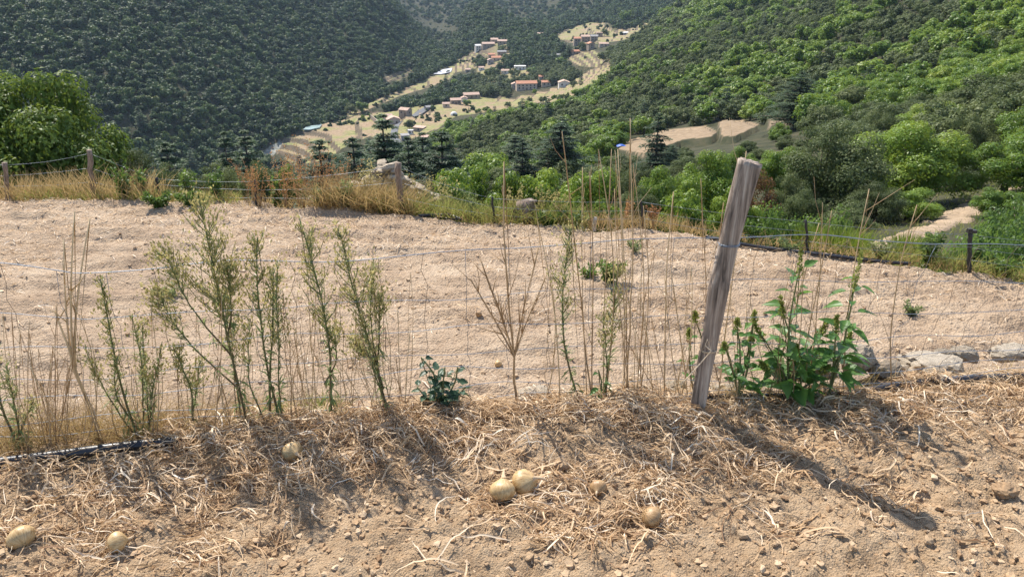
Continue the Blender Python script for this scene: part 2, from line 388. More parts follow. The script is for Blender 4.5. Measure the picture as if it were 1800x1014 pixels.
# ---- hillside terrain (polar sheet)
ang = np.concatenate([np.linspace(-75, -40, 30, endpoint=False), np.linspace(-40, 40, 460), np.linspace(40, 75, 31)[1:]])
rad = np.concatenate([np.geomspace(5.0, 60, 70, endpoint=False), np.geomspace(60, 360, 90, endpoint=False), np.linspace(360, 900, 210, endpoint=False), np.geomspace(900, 3200, 50)])
AA, RR = np.meshgrid(np.radians(ang), rad, indexing='ij')
TX = RR*np.sin(AA); TY = RR*np.cos(AA)
TZ = H(TX, TY)
inf = in_field(TX, TY, 0.6)
TZ = np.where(inf | (TY < fence_y(TX)+0.3), np.minimum(TZ, -3.4), TZ)
Vt = np.stack([TX, TY, TZ], -1).reshape(-1, 3)
tm = np_mesh('hillside', Vt, grid_faces(*TX.shape), None, True)
z_fields = zone_mask(TX, TY, TZ, ('A', 'B', 'C', 'C2', 'D', 'F', 'G', 'V')).astype(float)
z_river = zone_mask(TX, TY, TZ, ('W',)).astype(float)
point_attr(tm, 'field', z_fields.ravel()); point_attr(tm, 'river', z_river.ravel()); point_attr(tm, 'grassy', (TY > 250).astype(float).ravel())
def terrain_mat():
    m, nt, b = new_mat('hillside_ground'); co = coords(nt)
    n1 = noise(nt, 0.35, 6, 0.65, co); n2 = noise(nt, 0.05, 4, 0.6, co); n3 = noise(nt, 0.9, 4, 0.6, co)
    forest = ramp(nt, n1, [(.3, (.022, .028, .014)), (.5, (.045, .046, .024)), (.7, (.085, .07, .042))])
    tan = ramp(nt, n3, [(.3, (.17, .12, .072)), (.5, (.265, .19, .118)), (.72, (.38, .285, .185))])
    grassy = ramp(nt, n1, [(.35, (.13, .15, .05)), (.65, (.30, .26, .12))])
    tan2 = mixc(nt, math_n(nt, 'MULTIPLY', ramp(nt, n2, [(.42, (0, 0, 0)), (.56, (1, 1, 1))]), attr(nt, 'grassy')), tan, grassy)
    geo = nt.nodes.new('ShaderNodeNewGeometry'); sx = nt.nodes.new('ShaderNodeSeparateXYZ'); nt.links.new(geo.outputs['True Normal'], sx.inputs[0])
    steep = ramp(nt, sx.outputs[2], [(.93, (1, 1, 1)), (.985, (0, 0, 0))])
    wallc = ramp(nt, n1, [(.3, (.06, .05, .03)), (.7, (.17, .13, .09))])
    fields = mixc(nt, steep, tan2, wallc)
    c = mixc(nt, attr(nt, 'field'), forest, fields)
    c = mixc(nt, attr(nt, 'river'), c, ramp(nt, n1, [(.4, (.13, .135, .11)), (.6, (.28, .275, .24))]))
    nt.links.new(c, b.inputs['Base Color']); b.inputs['Roughness'].default_value = 0.95; b.inputs['Specular IOR Level'].default_value = 0.1
    bump(nt, b, n1, 0.6, 0.5)
    return m
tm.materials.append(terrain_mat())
tag(obj('hillside', tm), kind='structure')

# ---- lower field sheet
ns, ntt = 680, 300
s = np.linspace(0, 1, ns)
farx = np.interp(s, np.linspace(0, 1, len(FAR)), FAR[:, 0]); fary = np.interp(s, np.linspace(0, 1, len(FAR)), FAR[:, 1])
nearx = np.linspace(-8.5, 9.0, ns); neary = np.interp(nearx, FENCE[:, 0], FENCE[:, 1])+0.55
t = np.linspace(0, 1, ntt)
FX = nearx[:, None]*(1-t)+farx[:, None]*t; FY = neary[:, None]*(1-t)+fary[:, None]*t
FY = FY+smooth(0.9, 1, t)[None]*0.35*fbm(FX*0.6, FX*0+2, 3)
FZ = field_h(FX, FY)
# crumbling outer lip
ex = []; 
for k, (dy, dz) in enumerate([(0.25, -0.12), (0.6, -0.5), (1.1, -1.3), (1.9, -2.6)]):
    ex.append((FX[:, -1:], FY[:, -1:]+dy, FZ[:, -1:]+dz+0.1*fbm(FX[:, -1:]*2, FY[:, -1:]*0+k, 2)))
FX = np.concatenate([FX]+[e[0] for e in ex], 1); FY = np.concatenate([FY]+[e[1] for e in ex], 1); FZ = np.concatenate([FZ]+[e[2] for e in ex], 1)
fm = np_mesh('field', np.stack([FX, FY, FZ], -1).reshape(-1, 3), grid_faces(*FX.shape), M['field'])
tag(obj('lower_field', fm), kind='structure')

# ---- upper terrace: bed in front of the fence and the bank down to the field
xs = np.concatenate([np.linspace(-5, -2.3, 60, endpoint=False), np.linspace(-2.3, 2.6, 600, endpoint=False), np.linspace(2.6, 6.5, 70)])
tt = np.concatenate([np.linspace(-2.6, -1.35, 25, endpoint=False), np.linspace(-1.35, 0.1, 190, endpoint=False), np.linspace(0.1, 1.25, 45)])
GX = np.repeat(xs[:, None], len(tt), 1); GY = fence_y(GX)+tt[None, :]
GZ = fore_h(GX, GY)
gm = np_mesh('terrace_bed', np.stack([GX, GY, GZ], -1).reshape(-1, 3), grid_faces(*GX.shape), M['soil'])
tag(obj('terrace_bed', gm), kind='structure')

# ------------------------------------------------------------------ tree builders
def crown_points(n_lobes, rx, rz, lobe, n, up=0.25, low=-0.85, inner=0.3):
    """leaf positions and outward normals on a heap of lobes; the crown centre is the origin"""
    C = []
    while len(C) < n_lobes:
        d = rdir(1)[0]
        if d[2] < low: continue
        k = NR.uniform(0.45, 0.86) if NR.random() < 0.75 else NR.uniform(0.1, 0.45)
        C.append([d[0]*rx*k, d[1]*rx*k, d[2]*rz*k])
    C = np.array(C); rl = lobe*rx*NR.uniform(0.65, 1.2, n_lobes)
    w = rl**2; idx = NR.choice(n_lobes, n, p=w/w.sum())
    d = rdir(n); d[:, 2] = np.abs(d[:, 2])*np.where(NR.random(n) < 0.72, 1, -1)
    P = C[idx]+d*(rl[idx]*np.where(NR.random(n) < inner, NR.uniform(.1, .8, n), NR.uniform(0.6, 1.08, n)**0.6))[:, None]*np.array([1, 1, 0.85])
    return P, d, C, idx
def broadleaf(name, mats, rx, rz, trunk, n, leaf, lw, n_lobes=30, lobe=0.36, droop=0.35, split=True, tint_up=0.35, tsides=6):
    """returns (crown mesh, trunk mesh) or one mesh; base of the trunk at the origin"""
    P, d, C, idx = crown_points(n_lobes, rx, rz, lobe, n)
    cz = trunk+rz*0.75; P = P+[0, 0, cz]; C = C+[0, 0, cz]
    Nn = d+0.55*rdir(n)+np.array([0, 0, 0.35])
    D = np.cross(Nn, rdir(n)); D[:, 2] -= droop*NR.random(n)
    lt = NR.random(n_lobes)
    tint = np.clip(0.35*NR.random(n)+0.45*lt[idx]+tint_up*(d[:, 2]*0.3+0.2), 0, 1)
    cb = MB(); cb.leaves(P, D, Nn, leaf*NR.uniform(0.7, 1.3, n), lw*NR.uniform(0.7, 1.3, n), tint)
    tb = cb if not split else MB()
    mi = 0 if split else 1
    h = cz
    r0 = 0.05*rx+0.05
    pts = [np.array([0, 0, -0.6])]
    for k in range(1, 6): pts.append(np.array([NR.normal()*0.06*rx*k/5, NR.normal()*0.06*rx*k/5, h*k/5]))
    tb.tube(pts, np.linspace(r0*1.25, r0*0.45, 6), tsides, 0.5, mi)
    for c in C[:(14 if split else 5)]:
        b0 = pts[R.randint(2, 4)]; mid = (b0+c)/2+NR.normal(size=3)*0.06*rx
        tb.tube([b0, mid, c], [r0*0.45, r0*0.28, r0*0.1], 4, 0.5, mi)
    if split: return cb.mesh(name+'_crown', mats[0]), tb.mesh(name+'_trunk', mats[1])
    return cb.mesh(name, mats)
def cedar(name, mats, h, r, n, leaf, levels=16, split=True):
    cb = MB(); tb = MB() if split else cb; mi = 0 if split else 1
    tb.tube([[0, 0, -0.6], [0.03, 0, h*0.4], [0, 0.04, h*0.97]], [h*0.028, h*0.018, h*0.003], 6, 0.4, mi)
    per = max(4, n//(levels*8)); tips = []
    for L in range(levels):
        f = L/(levels-1); z = h*(0.10+0.88*f)+R.uniform(-.02, .02)*h; rr = r*(1-f)**0.62+0.03*r
        nb = int(8-3*f); a0 = R.random()*6.3
        for b in range(nb):
            a = a0+b*2*math.pi/nb+R.uniform(-0.3, 0.3); l = rr*R.choice((0.45, 0.7, 0.9, 1.0, 1.3))*R.uniform(0.85, 1.1)
            dirv = np.array([math.cos(a), math.sin(a), 0])
            end = dirv*l+[0, 0, z+l*R.uniform(-0.12, 0.22)]
            tb.tube([[0, 0, z], (np.array([0, 0, z])+end)/2+[0, 0, 0.06*l], end], [0.012*h*(1-f)+0.01, 0.008*h*(1-f)+0.008, 0.006], 4, 0.4, mi, False)
            m = int(per*(0.5+1.6*(1-f)))
            u = NR.random(m)**0.7
            side = np.cross(dirv, [0, 0, 1.0])
            P = np.array([0, 0, z])+(end-[0, 0, z])*u[:, None]+side*(NR.normal(size=m)*0.26*l*(1.1-0.6*u))[:, None]
            P[:, 2] += 0.06*l*np.sin(u*3)-0.02*np.abs(NR.normal(size=m))*l
            D = dirv*0.8+side*(NR.normal(size=m)*0.9)[:, None]+np.array([0, 0, 1])*(NR.normal(size=m)*0.25-0.1)[:, None]
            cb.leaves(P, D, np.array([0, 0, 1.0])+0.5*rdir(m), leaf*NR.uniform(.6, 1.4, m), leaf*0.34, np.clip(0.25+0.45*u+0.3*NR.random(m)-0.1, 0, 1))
    if split: return cb.mesh(name+'_crown', mats[0]), tb.mesh(name+'_trunk', mats[1])
    return cb.mesh(name, mats)

def place_tree(name, protos, loc, sc, rz, label, cat, group=None, szf=1.0):
    t = thing(name, loc, label, cat, group)
    t.rotation_euler = (0, 0, rz); t.scale = (sc, sc, sc*szf)
    obj('crown', protos[0], t); obj('trunk', protos[1], t)
    return t

# big, close trees: crown and trunk apart
CH = [broadleaf('chestnut', (M['chestnut'], M['bark']), 3.0, 2.6, 0.5, 30000, 0.165, 0.075, 60, 0.27) for _ in range(3)]
CHD = [broadleaf('sweet_chestnut', (M['sweet'], M['bark']), 3.0, 2.6, 0.5, 36000, 0.165, 0.075, 95, 0.24)]
OK_ = [broadleaf('holm_oak', (M['oak'], M['bark']), 3.0, 2.5, 0.3, 30000, 0.125, 0.07, 66, 0.25) for _ in range(3)]
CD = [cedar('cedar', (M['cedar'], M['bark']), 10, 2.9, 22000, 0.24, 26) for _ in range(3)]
BS = [broadleaf('chestnut_bush', (M['chestnut'], M['bark']), 2.0, 1.8, 0.2, 17000, 0.15, 0.062, 40, 0.29) for _ in range(2)]
BR = broadleaf('brown_tree', (M['brownleaf'], M['bark']), 1.6, 1.9, 0.5, 3800, 0.14, 0.06, 26, 0.30)
SH = [broadleaf('shrub', (M['oak'], M['bark']), 1.3, 1.0, 0.1, 6500, 0.10, 0.045, 26, 0.34) for _ in range(2)]

def tree_at(px, ptop, Y, wpx, kind, label, name, cat='tree', group=None, flat=1.0):
    """crown centred on px with its top at ptop, standing at distance Y"""
    top = at_y(px, ptop, Y); x, y = top[0], top[1]
    g = float(H(np.array([x]), np.array([y]))[0])
    dep = y*cp-(top[2]-CAMZ)*sp; w = wpx/FPX*dep
    protos, r0, h0 = {'cx': (CHD[0], 3.0, 0.5+2.6*1.75), 'ch': (R.choice(CH), 3.0, 0.5+2.6*1.75), 'ok': (R.choice(OK_), 3.0, 0.3+2.5*1.75), 'cd': (R.choice(CD), 2.9, 10.0), 'bs': (R.choice(BS), 2.0, 0.2+1.8*1.75), 'br': (BR, 1.6, .5+1.9*1.75), 'sh': (R.choice(SH), 1.3, 0.1+1.75)}[kind]
    hh = max(top[2]-g, 0.8)*(1.10 if kind != 'cd' else 1.0); s_ = w/(2*r0*1.02)
    t = place_tree(name, protos, (x, y, g), s_, R.random()*6.3, label, cat, group)
    zf = hh/(h0*s_)
    if zf > 1.7:      # a taller stem rather than a stretched crown: lift the foot
        t.location.z = top[2]-h0*s_*1.35; zf = 1.35
        b = MB(); b.tube([[0, 0, (g-0.5-t.location.z)/(s_*zf)], [0, 0, 0.3/s_]], [0.16/s_, 0.13/s_], 6, 0.4); b.obj('stem', M['bark'], t)
    t.scale = (s_, s_, s_*max(zf, 0.55)*flat)
    return t
near_trees = [
    (1300, 330, 18, 110, 'bs', 'leafy bush right behind the base of the leaning post', 'bush'),
    (1160, 318, 22, 120, 'bs', 'rounded chestnut bush left of the dark leafy one', 'bush'),
    (1410, 345, 24, 110, 'ok', 'low dark oak bush between the brown tree and the broom', 'bush'),
    (1545, 330, 30, 120, 'ok', 'dark undergrowth oak between the two largest trees', 'bush'),
    (1690, 300, 42, 110, 'ok', 'dark oak filling the gap behind the track', 'bush'),
    (1760, 335, 30, 90, 'bs', 'low chestnut bush on the uphill edge of the track', 'bush'),
    (1600, 360, 31, 120, 'bs', 'shaded bush under the yellowing chestnut', 'bush'),
    (1500, 362, 28, 110, 'sh', 'shaded bush under the large holm oak', 'bush'),
    (24, 136, 25, 330, 'cx', 'big chestnut tree with yellow-green leaf tips beyond the left fence corner', 'chestnut_tree'),
    (-170, 170, 24, 280, 'cx', 'broad chestnut tree half out of view beside the big one', 'chestnut_tree'),
    (200, 246, 27, 110, 'ok', 'grey-green shrubby oak behind the bare wooden post by tall dry grass', 'oak_tree'),
    (288, 242, 52, 148, 'cd', 'cedar standing alone between the grey-green oak and the twin cedars', 'cedar_tree'),
    (392, 232, 56, 132, 'cd', 'slimmer cedar of the pair above the low bushes', 'cedar_tree'),
    (428, 230, 60, 169, 'cd', 'wider cedar of the pair above the low bushes', 'cedar_tree'),
    (345, 290, 22, 70, 'sh', 'dark green rounded bush behind the dark metal post', 'bush'),
    (390, 282, 20, 95, 'sh', 'olive green bush with twiggy top behind the wire fence', 'bush'),
    (455, 280, 23, 80, 'sh', 'grey-green bush beside the rust coloured dock plants', 'bush'),
    (290, 284, 26, 80, 'sh', 'low leafy bush at the foot of the lone cedar', 'bush'),
    (500, 292, 24, 70, 'bs', 'bright green bush behind the rust coloured dock plants', 'bush'),
    (560, 238, 66, 156, 'cd', 'cedar left of the rubble, the nearest one to the terraced spur', 'cedar_tree'),
    (618, 234, 62, 140, 'cd', 'cedar behind the low end of the rubble pile', 'cedar_tree'),
    (672, 202, 70, 185, 'cd', 'tallest cedar below the villa with the lawn', 'cedar_tree'),
    (716, 238, 58, 128, 'cd', 'small cedar beside the grey lane', 'cedar_tree'),
    (742, 234, 64, 140, 'cd', 'pale cedar in front of the sheds by the grey lane', 'cedar_tree'),
    (776, 224, 52, 169, 'cd', 'dark cedar at the edge of the sunlit slope', 'cedar_tree'),
    (985, 236, 80, 160, 'cd', 'large dark cedar rising in the middle of the leafy slope', 'cedar_tree'),
    (905, 236, 110, 105, 'cd', 'slender cedar among chestnuts on the slope', 'cedar_tree'),
    (1180, 276, 80, 60, 'cd', 'small dark cedar just below the blue tarpaulin terrace', 'cedar_tree'),
    (790, 296, 21, 160, 'bs', 'sunlit chestnut bush beside the collapsed wall', 'bush'),
    (868, 290, 22, 165, 'bs', 'sunlit chestnut bush behind the thin dark post', 'bush'),
    (948, 294, 22, 160, 'bs', 'sunlit chestnut bush behind the old stump', 'bush'),
    (1035, 300, 20, 160, 'bs', 'chestnut bush behind the tallest dry stalks', 'bush'),
    (1070, 284, 40, 110, 'ok', 'dark holm oak between the big cedar and the yellow-green chestnut', 'oak_tree'),
    (1120, 330, 21, 110, 'ok', 'small grey-green oak at the field edge below the chestnut', 'oak_tree'),
    (1180, 288, 27, 130, 'ch', 'yellow-green chestnut left of the leaning post', 'chestnut_tree'),
    (1262, 276, 30, 150, 'ch', 'yellow-green chestnut just behind the leaning post top', 'chestnut_tree'),
    (1210, 350, 20, 150, 'bs', 'dark leafy chestnut bush under the yellow-green chestnut', 'bush'),
    (1215, 282, 60, 120, 'ok', 'dark holm oak at the low side of the bare tan terrace', 'oak_tree'),
    (1130, 296, 60, 90, 'ok', 'holm oak below the tip of the bare tan terrace', 'oak_tree'),
    (1300, 264, 62, 80, 'ch', 'bright young chestnut on the rim of the bare tan terrace', 'chestnut_tree'),
    (1352, 306, 24, 90, 'br', 'half-dead brown leaved tree right of the leaning post', 'tree'),
    (1375, 266, 46, 110, 'ch', 'green chestnut behind the half-dead brown tree', 'chestnut_tree'),
    (1390, 316, 30, 90, 'ok', 'dark oak between the brown tree and the large holm oak', 'oak_tree'),
    (1470, 236, 33, 215, 'ok', 'large rounded dark holm oak above the bright broom', 'oak_tree'),
    (1622, 222, 37, 215, 'ch', 'large chestnut with yellowing top beside the dirt track', 'chestnut_tree'),
    (1555, 205, 60, 120, 'ok', 'grey-green oak peeping between holm oak and chestnut', 'oak_tree'),
    (1712, 212, 50, 120, 'ok', 'dark oak behind the dirt track bend', 'oak_tree'),
    (1790, 245, 36, 190, 'ch', 'bright green chestnut on the uphill side of the dirt track', 'chestnut_tree'),
    (1840, 190, 48, 150, 'ch', 'chestnut partly out of view above the track', 'chestnut_tree'),
    (1410, 134, 120, 108, 'cd', 'dark cedar beside the upper end of the tan terrace', 'cedar_tree'),
    (1650, 185, 70, 130, 'ch', 'light green chestnut above the yellowing chestnut', 'chestnut_tree'),
    (1760, 180, 62, 110, 'ok', 'grey holm oak on the slope over the track', 'oak_tree'),
]
for a in near_trees:
    px, pt, Y, w, k, lab, nm = a
    tree_at(px, pt, Y, w, k, lab, nm, cat='bush' if nm == 'bush' else 'tree')

# middle-distance trees: one mesh each, single individuals on the near slope
MID = {'chestnut_tree': [broadleaf('chestnut_far', [M['chestnut'], M['bark']], 3.0, 2.6, 0.8, 1900, 0.55, 0.34, 26, 0.33, split=False, tsides=4) for _ in range(4)],
       'oak_tree': [broadleaf('oak_far', [M['oak'], M['bark']], 3.0, 2.3, 0.5, 1900, 0.46, 0.32, 30, 0.31, split=False, tsides=4) for _ in range(4)],
       'cedar_tree': [cedar('cedar_far', [M['cedar'], M['bark']], 10, 2.6, 1600, 0.75, 12, split=False) for _ in range(2)]}
MIDN = {'chestnut_tree': [broadleaf('chestnut_mid', [M['chestnut'], M['bark']], 3.0, 2.6, 0.8, 6000, 0.30, 0.15, 34, 0.31, split=False, tsides=4) for _ in range(3)],
        'oak_tree': [broadleaf('oak_mid', [M['oak'], M['bark']], 3.0, 2.3, 0.5, 7000, 0.24, 0.14, 40, 0.29, split=False, tsides=4) for _ in range(3)],
        'cedar_tree': CD and [cedar('cedar_mid', [M['cedar'], M['bark']], 10, 2.8, 9000, 0.34, 18, split=False)]}
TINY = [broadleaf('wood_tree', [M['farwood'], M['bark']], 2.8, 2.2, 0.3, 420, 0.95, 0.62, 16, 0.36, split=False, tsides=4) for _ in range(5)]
SLOPE = [(760, 240), (770, 212), (830, 200), (900, 182), (950, 176), (1010, 170), (1070, 120), (1100, 92), (1200, 66), (1330, 0), (1420, -60), (2000, -60), (2000, 420), (1500, 330), (1300, 300), (1000, 330), (760, 320)]
LAB_MID = {'chestnut_tree': 'bright green chestnut in the wood', 'oak_tree': 'dull grey-green holm oak in the wood', 'cedar_tree': 'dark pointed cedar in the wood'}
def poisson(n_try, xr, yr, sep, seed):
    g = np.random.default_rng(seed); X = g.uniform(*xr, n_try); Y = g.uniform(*yr, n_try)
    cell = {}; keep = []
    for i in range(n_try):
        s_ = sep(X[i], Y[i]); 
        if s_ is None: continue
        k = (int(X[i]//s_), int(Y[i]//s_), round(s_, 1)); bad = False
        for a in (-1, 0, 1):
            for b in (-1, 0, 1):
                for j in cell.get((k[0]+a, k[1]+b, k[2]), ()):
                    if (X[j]-X[i])**2+(Y[j]-Y[i])**2 < s_*s_: bad = True; break
        if not bad: cell.setdefault(k, []).append(i); keep.append(i)
    return X[keep], Y[keep]
sx, sy = poisson(26000, (-60, 330), (42, 470), lambda x, y: 3.9 if y < 220 else 4.1, 5)
sz = H(sx, sy); ppx, ppy = project(sx, sy, sz)
ok = inpoly(ppx, ppy, SLOPE) & ~zone_mask(sx, sy, sz+0.0) & ~((sy > 250) & (zone_mask(sx, sy, sz+5.0, ('A',)) | zone_mask(sx, sy+120, sz+5, ('A',)))) & ~zone_mask(sx, sy, sz+5.0, ('D',)) & (ppx < 1900)
# keep the bare terrace free of crowns in front of it
for up in (1.0, 2.5, 4.0, 5.5, 7.0):
    qx, qy = project(sx, sy, sz+up)
    for PD in [z_[1] for z_ in ZONES if z_[0] == 'D']:
        ok &= ~(inpoly(qx, qy, PD) & (sy < 165))
        for ddx in (-38, -20, 20, 38): ok &= ~(inpoly(qx+ddx, qy, PD) & (sy < 140))
ok &= ~((sx > 6) & (sx < 40) & (sy < 52))
qx, qy = project(sx, sy, sz+1.9)
low = ~ok & inpoly(ppx, ppy, SLOPE) & (sy > 60) & (sy < 185) & ~zone_mask(sx, sy, sz) & ~((sx > 6) & (sx < 40) & (sy < 52)) & (ppx < 1900)
for PD in [z_[1] for z_ in ZONES if z_[0] == 'D']:
    for ddx in (-14, 0, 14): low &= ~inpoly(qx+ddx, qy, PD)
ok |= low
sx, sy, sz, low = sx[ok], sy[ok], sz[ok], low[ok]
order = np.argsort(sy)
kindn = fbm(sx/38.0, sy/38.0, 3)+0.55*(NR.random(len(sx))-0.5)
WOOD = []        # what is beyond the 300 largest of each kind
def region_of(x, y, z):
    px, py = project(x, y, z)
    if px < 1060: return 'between the big cedar and the village fields' if y > 130 else 'around the big cedar below the field'
    if y > 300: return 'on the ridge beside the hamlet terraces'
    if px < 1400: return 'above the bare tan terrace' if y > 150 else 'below the bare tan terrace'
    return 'high on the slope uphill of the dirt track' if y > 120 else 'close above the bend of the dirt track'
cnt = {'chestnut_tree': 0, 'oak_tree': 0, 'cedar_tree': 0}
for i in order:
    k = 'chestnut_tree' if kindn[i] > -0.02 else 'oak_tree'
    if NR.random() < 0.015 and sy[i] > 150: k = 'cedar_tree'
    s_ = NR.uniform(0.72, 1.2) if k != 'cedar_tree' else NR.uniform(0.6, 0.95)
    if low[i]: s_ *= .42; k = k if k != 'cedar_tree' else 'oak_tree'
    if cnt[k] < 230:
        cnt[k] += 1
        o = obj(k, R.choice((MIDN if sy[i] < 135 else MID)[k])); o.location = (sx[i], sy[i], sz[i]-0.3); o.rotation_euler = (0, 0, R.random()*6.3); o.scale = (s_*R.uniform(.9, 1.1), s_, s_*R.uniform(0.75, 1.05))
        reg = region_of(sx[i], sy[i], sz[i])
        tag(o, LAB_MID[k]+' '+reg, 'tree', k.replace('_', ' ')+'s '+reg)
    else: WOOD.append((sx[i], sy[i], sz[i]-0.3, s_, {'chestnut_tree': 5, 'oak_tree': 9, 'cedar_tree': 13}[k]+R.randint(0, 3 if k != 'cedar_tree' else 1)))

# far woods: every hillside in view, one mass
def sep_far(x, y):
    r = math.hypot(x, y)
    if abs(x) > 0.80*y+60: return None
    return 4.0 if r < 900 else (5.6 if r < 1300 else 8.0)
HB = np.array([(px_, py_, w_) for px_, py_, w_ in [(925, 158, 40), (905, 157, 13), (966, 151, 32), (991, 153, 21), (828, 172, 30), (801, 184, 20), (816, 179, 12), (784, 189, 13), (691, 217, 25), (713, 203, 20), (738, 231, 22), (712, 245, 15), (840, 90, 11), (858, 84, 24), (869, 76, 14), (883, 78, 18), (882, 98, 17), (864, 101, 13), (872, 107, 18), (862, 113, 11), (846, 124, 10), (914, 123, 22), (888, 130, 15), (953, 140, 13), (1029, 74, 34), (1038, 87, 13), (1061, 82, 18), (1010, 96, 16)]])
fx, fy = poisson(140000, (-760, 900), (70, 1150), sep_far, 8)
fx2, fy2 = poisson(32000, (-1200, 1300), (1150, 2400), sep_far, 9)
fx = np.concatenate([fx, fx2]); fy = np.concatenate([fy, fy2])
fz = H(fx, fy); ppx, ppy = project(fx, fy, fz)
ok = ~(inpoly(ppx, ppy, SLOPE) & (fy < 470)) & ~zone_mask(fx, fy, fz)
ok &= ~((fy > 380) & (fy < 800) & (zone_mask(fx, fy, fz+3.0, ('A', 'B', 'G', 'W')) | zone_mask(fx, fy, fz+6.5, ('A', 'B', 'G'))))          # nothing hides the terraces
ok &= ~((fy > 550) & (zone_mask(fx, fy, fz+3.0, ('C', 'C2', 'V', 'F')) | zone_mask(fx, fy, fz+7.0, ('C', 'C2'))))
op = fbm(fx/45.0, fy/45.0, 3); ok &= ~((op > 0.55) & (fx < -150) & (NR.random(len(fx)) < 0.8))
vil = zone_mask(fx, fy, fz, ('V',)) & (NR.random(len(fx)) < .75)
vil |= zone_mask(fx, fy, fz, ('A', 'B', 'C', 'C2', 'G')) & (fbm(fx/16.0, fy/16.0, 2) > .22) & (NR.random(len(fx)) < .5)
vil |= zone_mask(fx, fy, fz, ('W',)) & (NR.random(len(fx)) < .45)
vil |= zone_mask(fx, fy, fz, ('E',)) & (NR.random(len(fx)) < .45)
for hx, hy, hw in HB: vil &= ~((np.abs(ppx-hx) < hw*.62+3) & (ppy > hy-4) & (ppy < hy+13))
VIL = vil
ok |= vil
_, top6 = project(fx, fy, fz+6.0)
for hx, hy, hw in HB: ok &= ~((np.abs(ppx-hx) < hw*.6+2) & (top6 < hy-1) & (ppy > hy-1) & (ppy < hy+26) & (fy > 330))
ok &= (ppy > -120)
small = vil[ok] & ~zone_mask(fx[ok], fy[ok], fz[ok], ('V',))
fx, fy, fz = fx[ok], fy[ok], fz[ok]
kn = fbm(fx/70.0+3, fy/70.0, 3)
for i in range(len(fx)):
    r = math.hypot(fx[i], fy[i])
    left = fx[i] < -0.05*fy[i]
    s_ = NR.uniform(0.65, 1.35)*(1.45 if r < 900 else 1.7)
    if small[i]: s_ *= R.uniform(.28, .6)
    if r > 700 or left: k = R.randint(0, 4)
    else: k = R.randint(5, 8) if kn[i]+NR.normal()*0.12 > 0.03 else R.randint(9, 12)
    if NR.random() < 0.02: k = 13+R.randint(0, 1); s_ *= 0.8
    if r < 190: k = 15+k % 3 if k in (5, 6, 7, 8) else 21 if k in (13, 14) else 18+k % 3; s_ *= .8
    WOOD.append((fx[i], fy[i], fz[i]-0.4, s_, k))
print('wood trees', len(WOOD), cnt)
protoc = bpy.data.collections.new('wood_tree_kinds')
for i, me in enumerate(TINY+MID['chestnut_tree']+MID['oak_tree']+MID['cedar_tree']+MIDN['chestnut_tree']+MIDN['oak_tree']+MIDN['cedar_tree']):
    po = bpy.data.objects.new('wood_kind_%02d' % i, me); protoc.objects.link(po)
def wood_object(name, rows, label):
    rows = np.array(rows); me = bpy.data.meshes.new(name)
    me.vertices.add(len(rows)); me.vertices.foreach_set('co', rows[:, :3].astype(np.float32).ravel())
    a = me.attributes.new('kind_index', 'INT', 'POINT'); a.data.foreach_set('value', rows[:, 4].astype(np.int32))
    g = np.random.default_rng(4)
    sc3 = np.stack([rows[:, 3], rows[:, 3]*g.uniform(.85, 1.15, len(rows)), rows[:, 3]*g.uniform(.75, 1.15, len(rows))], 1)
    a = me.attributes.new('size', 'FLOAT_VECTOR', 'POINT'); a.data.foreach_set('vector', sc3.astype(np.float32).ravel())
    rot = np.zeros((len(rows), 3)); rot[:, 2] = g.uniform(0, 6.28, len(rows))
    a = me.attributes.new('turn', 'FLOAT_VECTOR', 'POINT'); a.data.foreach_set('vector', rot.astype(np.float32).ravel())
    o = obj(name, me); ng = bpy.data.node_groups.new(name, 'GeometryNodeTree')
    ng.interface.new_socket('Geometry', in_out='INPUT', socket_type='NodeSocketGeometry'); ng.interface.new_socket('Geometry', in_out='OUTPUT', socket_type='NodeSocketGeometry')
    N = ng.nodes; gi = N.new('NodeGroupInput'); go = N.new('NodeGroupOutput'); ip = N.new('GeometryNodeInstanceOnPoints'); ci = N.new('GeometryNodeCollectionInfo')
    ci.inputs['Collection'].default_value = protoc; ci.inputs['Separate Children'].default_value = True; ci.inputs['Reset Children'].default_value = True
    def na(nm, dt):
        n = N.new('GeometryNodeInputNamedAttribute'); n.data_type = dt; n.inputs['Name'].default_value = nm; return [q for q in n.outputs if q.enabled and q.name == 'Attribute'][0]
    L = ng.links; L.new(gi.outputs[0], ip.inputs['Points']); L.new(ci.outputs[0], ip.inputs['Instance']); ip.inputs['Pick Instance'].default_value = True
    L.new(na('kind_index', 'INT'), ip.inputs['Instance Index']); L.new(na('size', 'FLOAT_VECTOR'), ip.inputs['Scale']); L.new(na('turn', 'FLOAT_VECTOR'), ip.inputs['Rotation'])
    L.new(ip.outputs[0], go.inputs[0])
    md = o.modifiers.new('trees', 'NODES'); md.node_group = ng
    return tag(o, label, 'woodland', kind='stuff')
wood_object('woodland', WOOD, 'dense oak and chestnut woodland covering the valley sides')

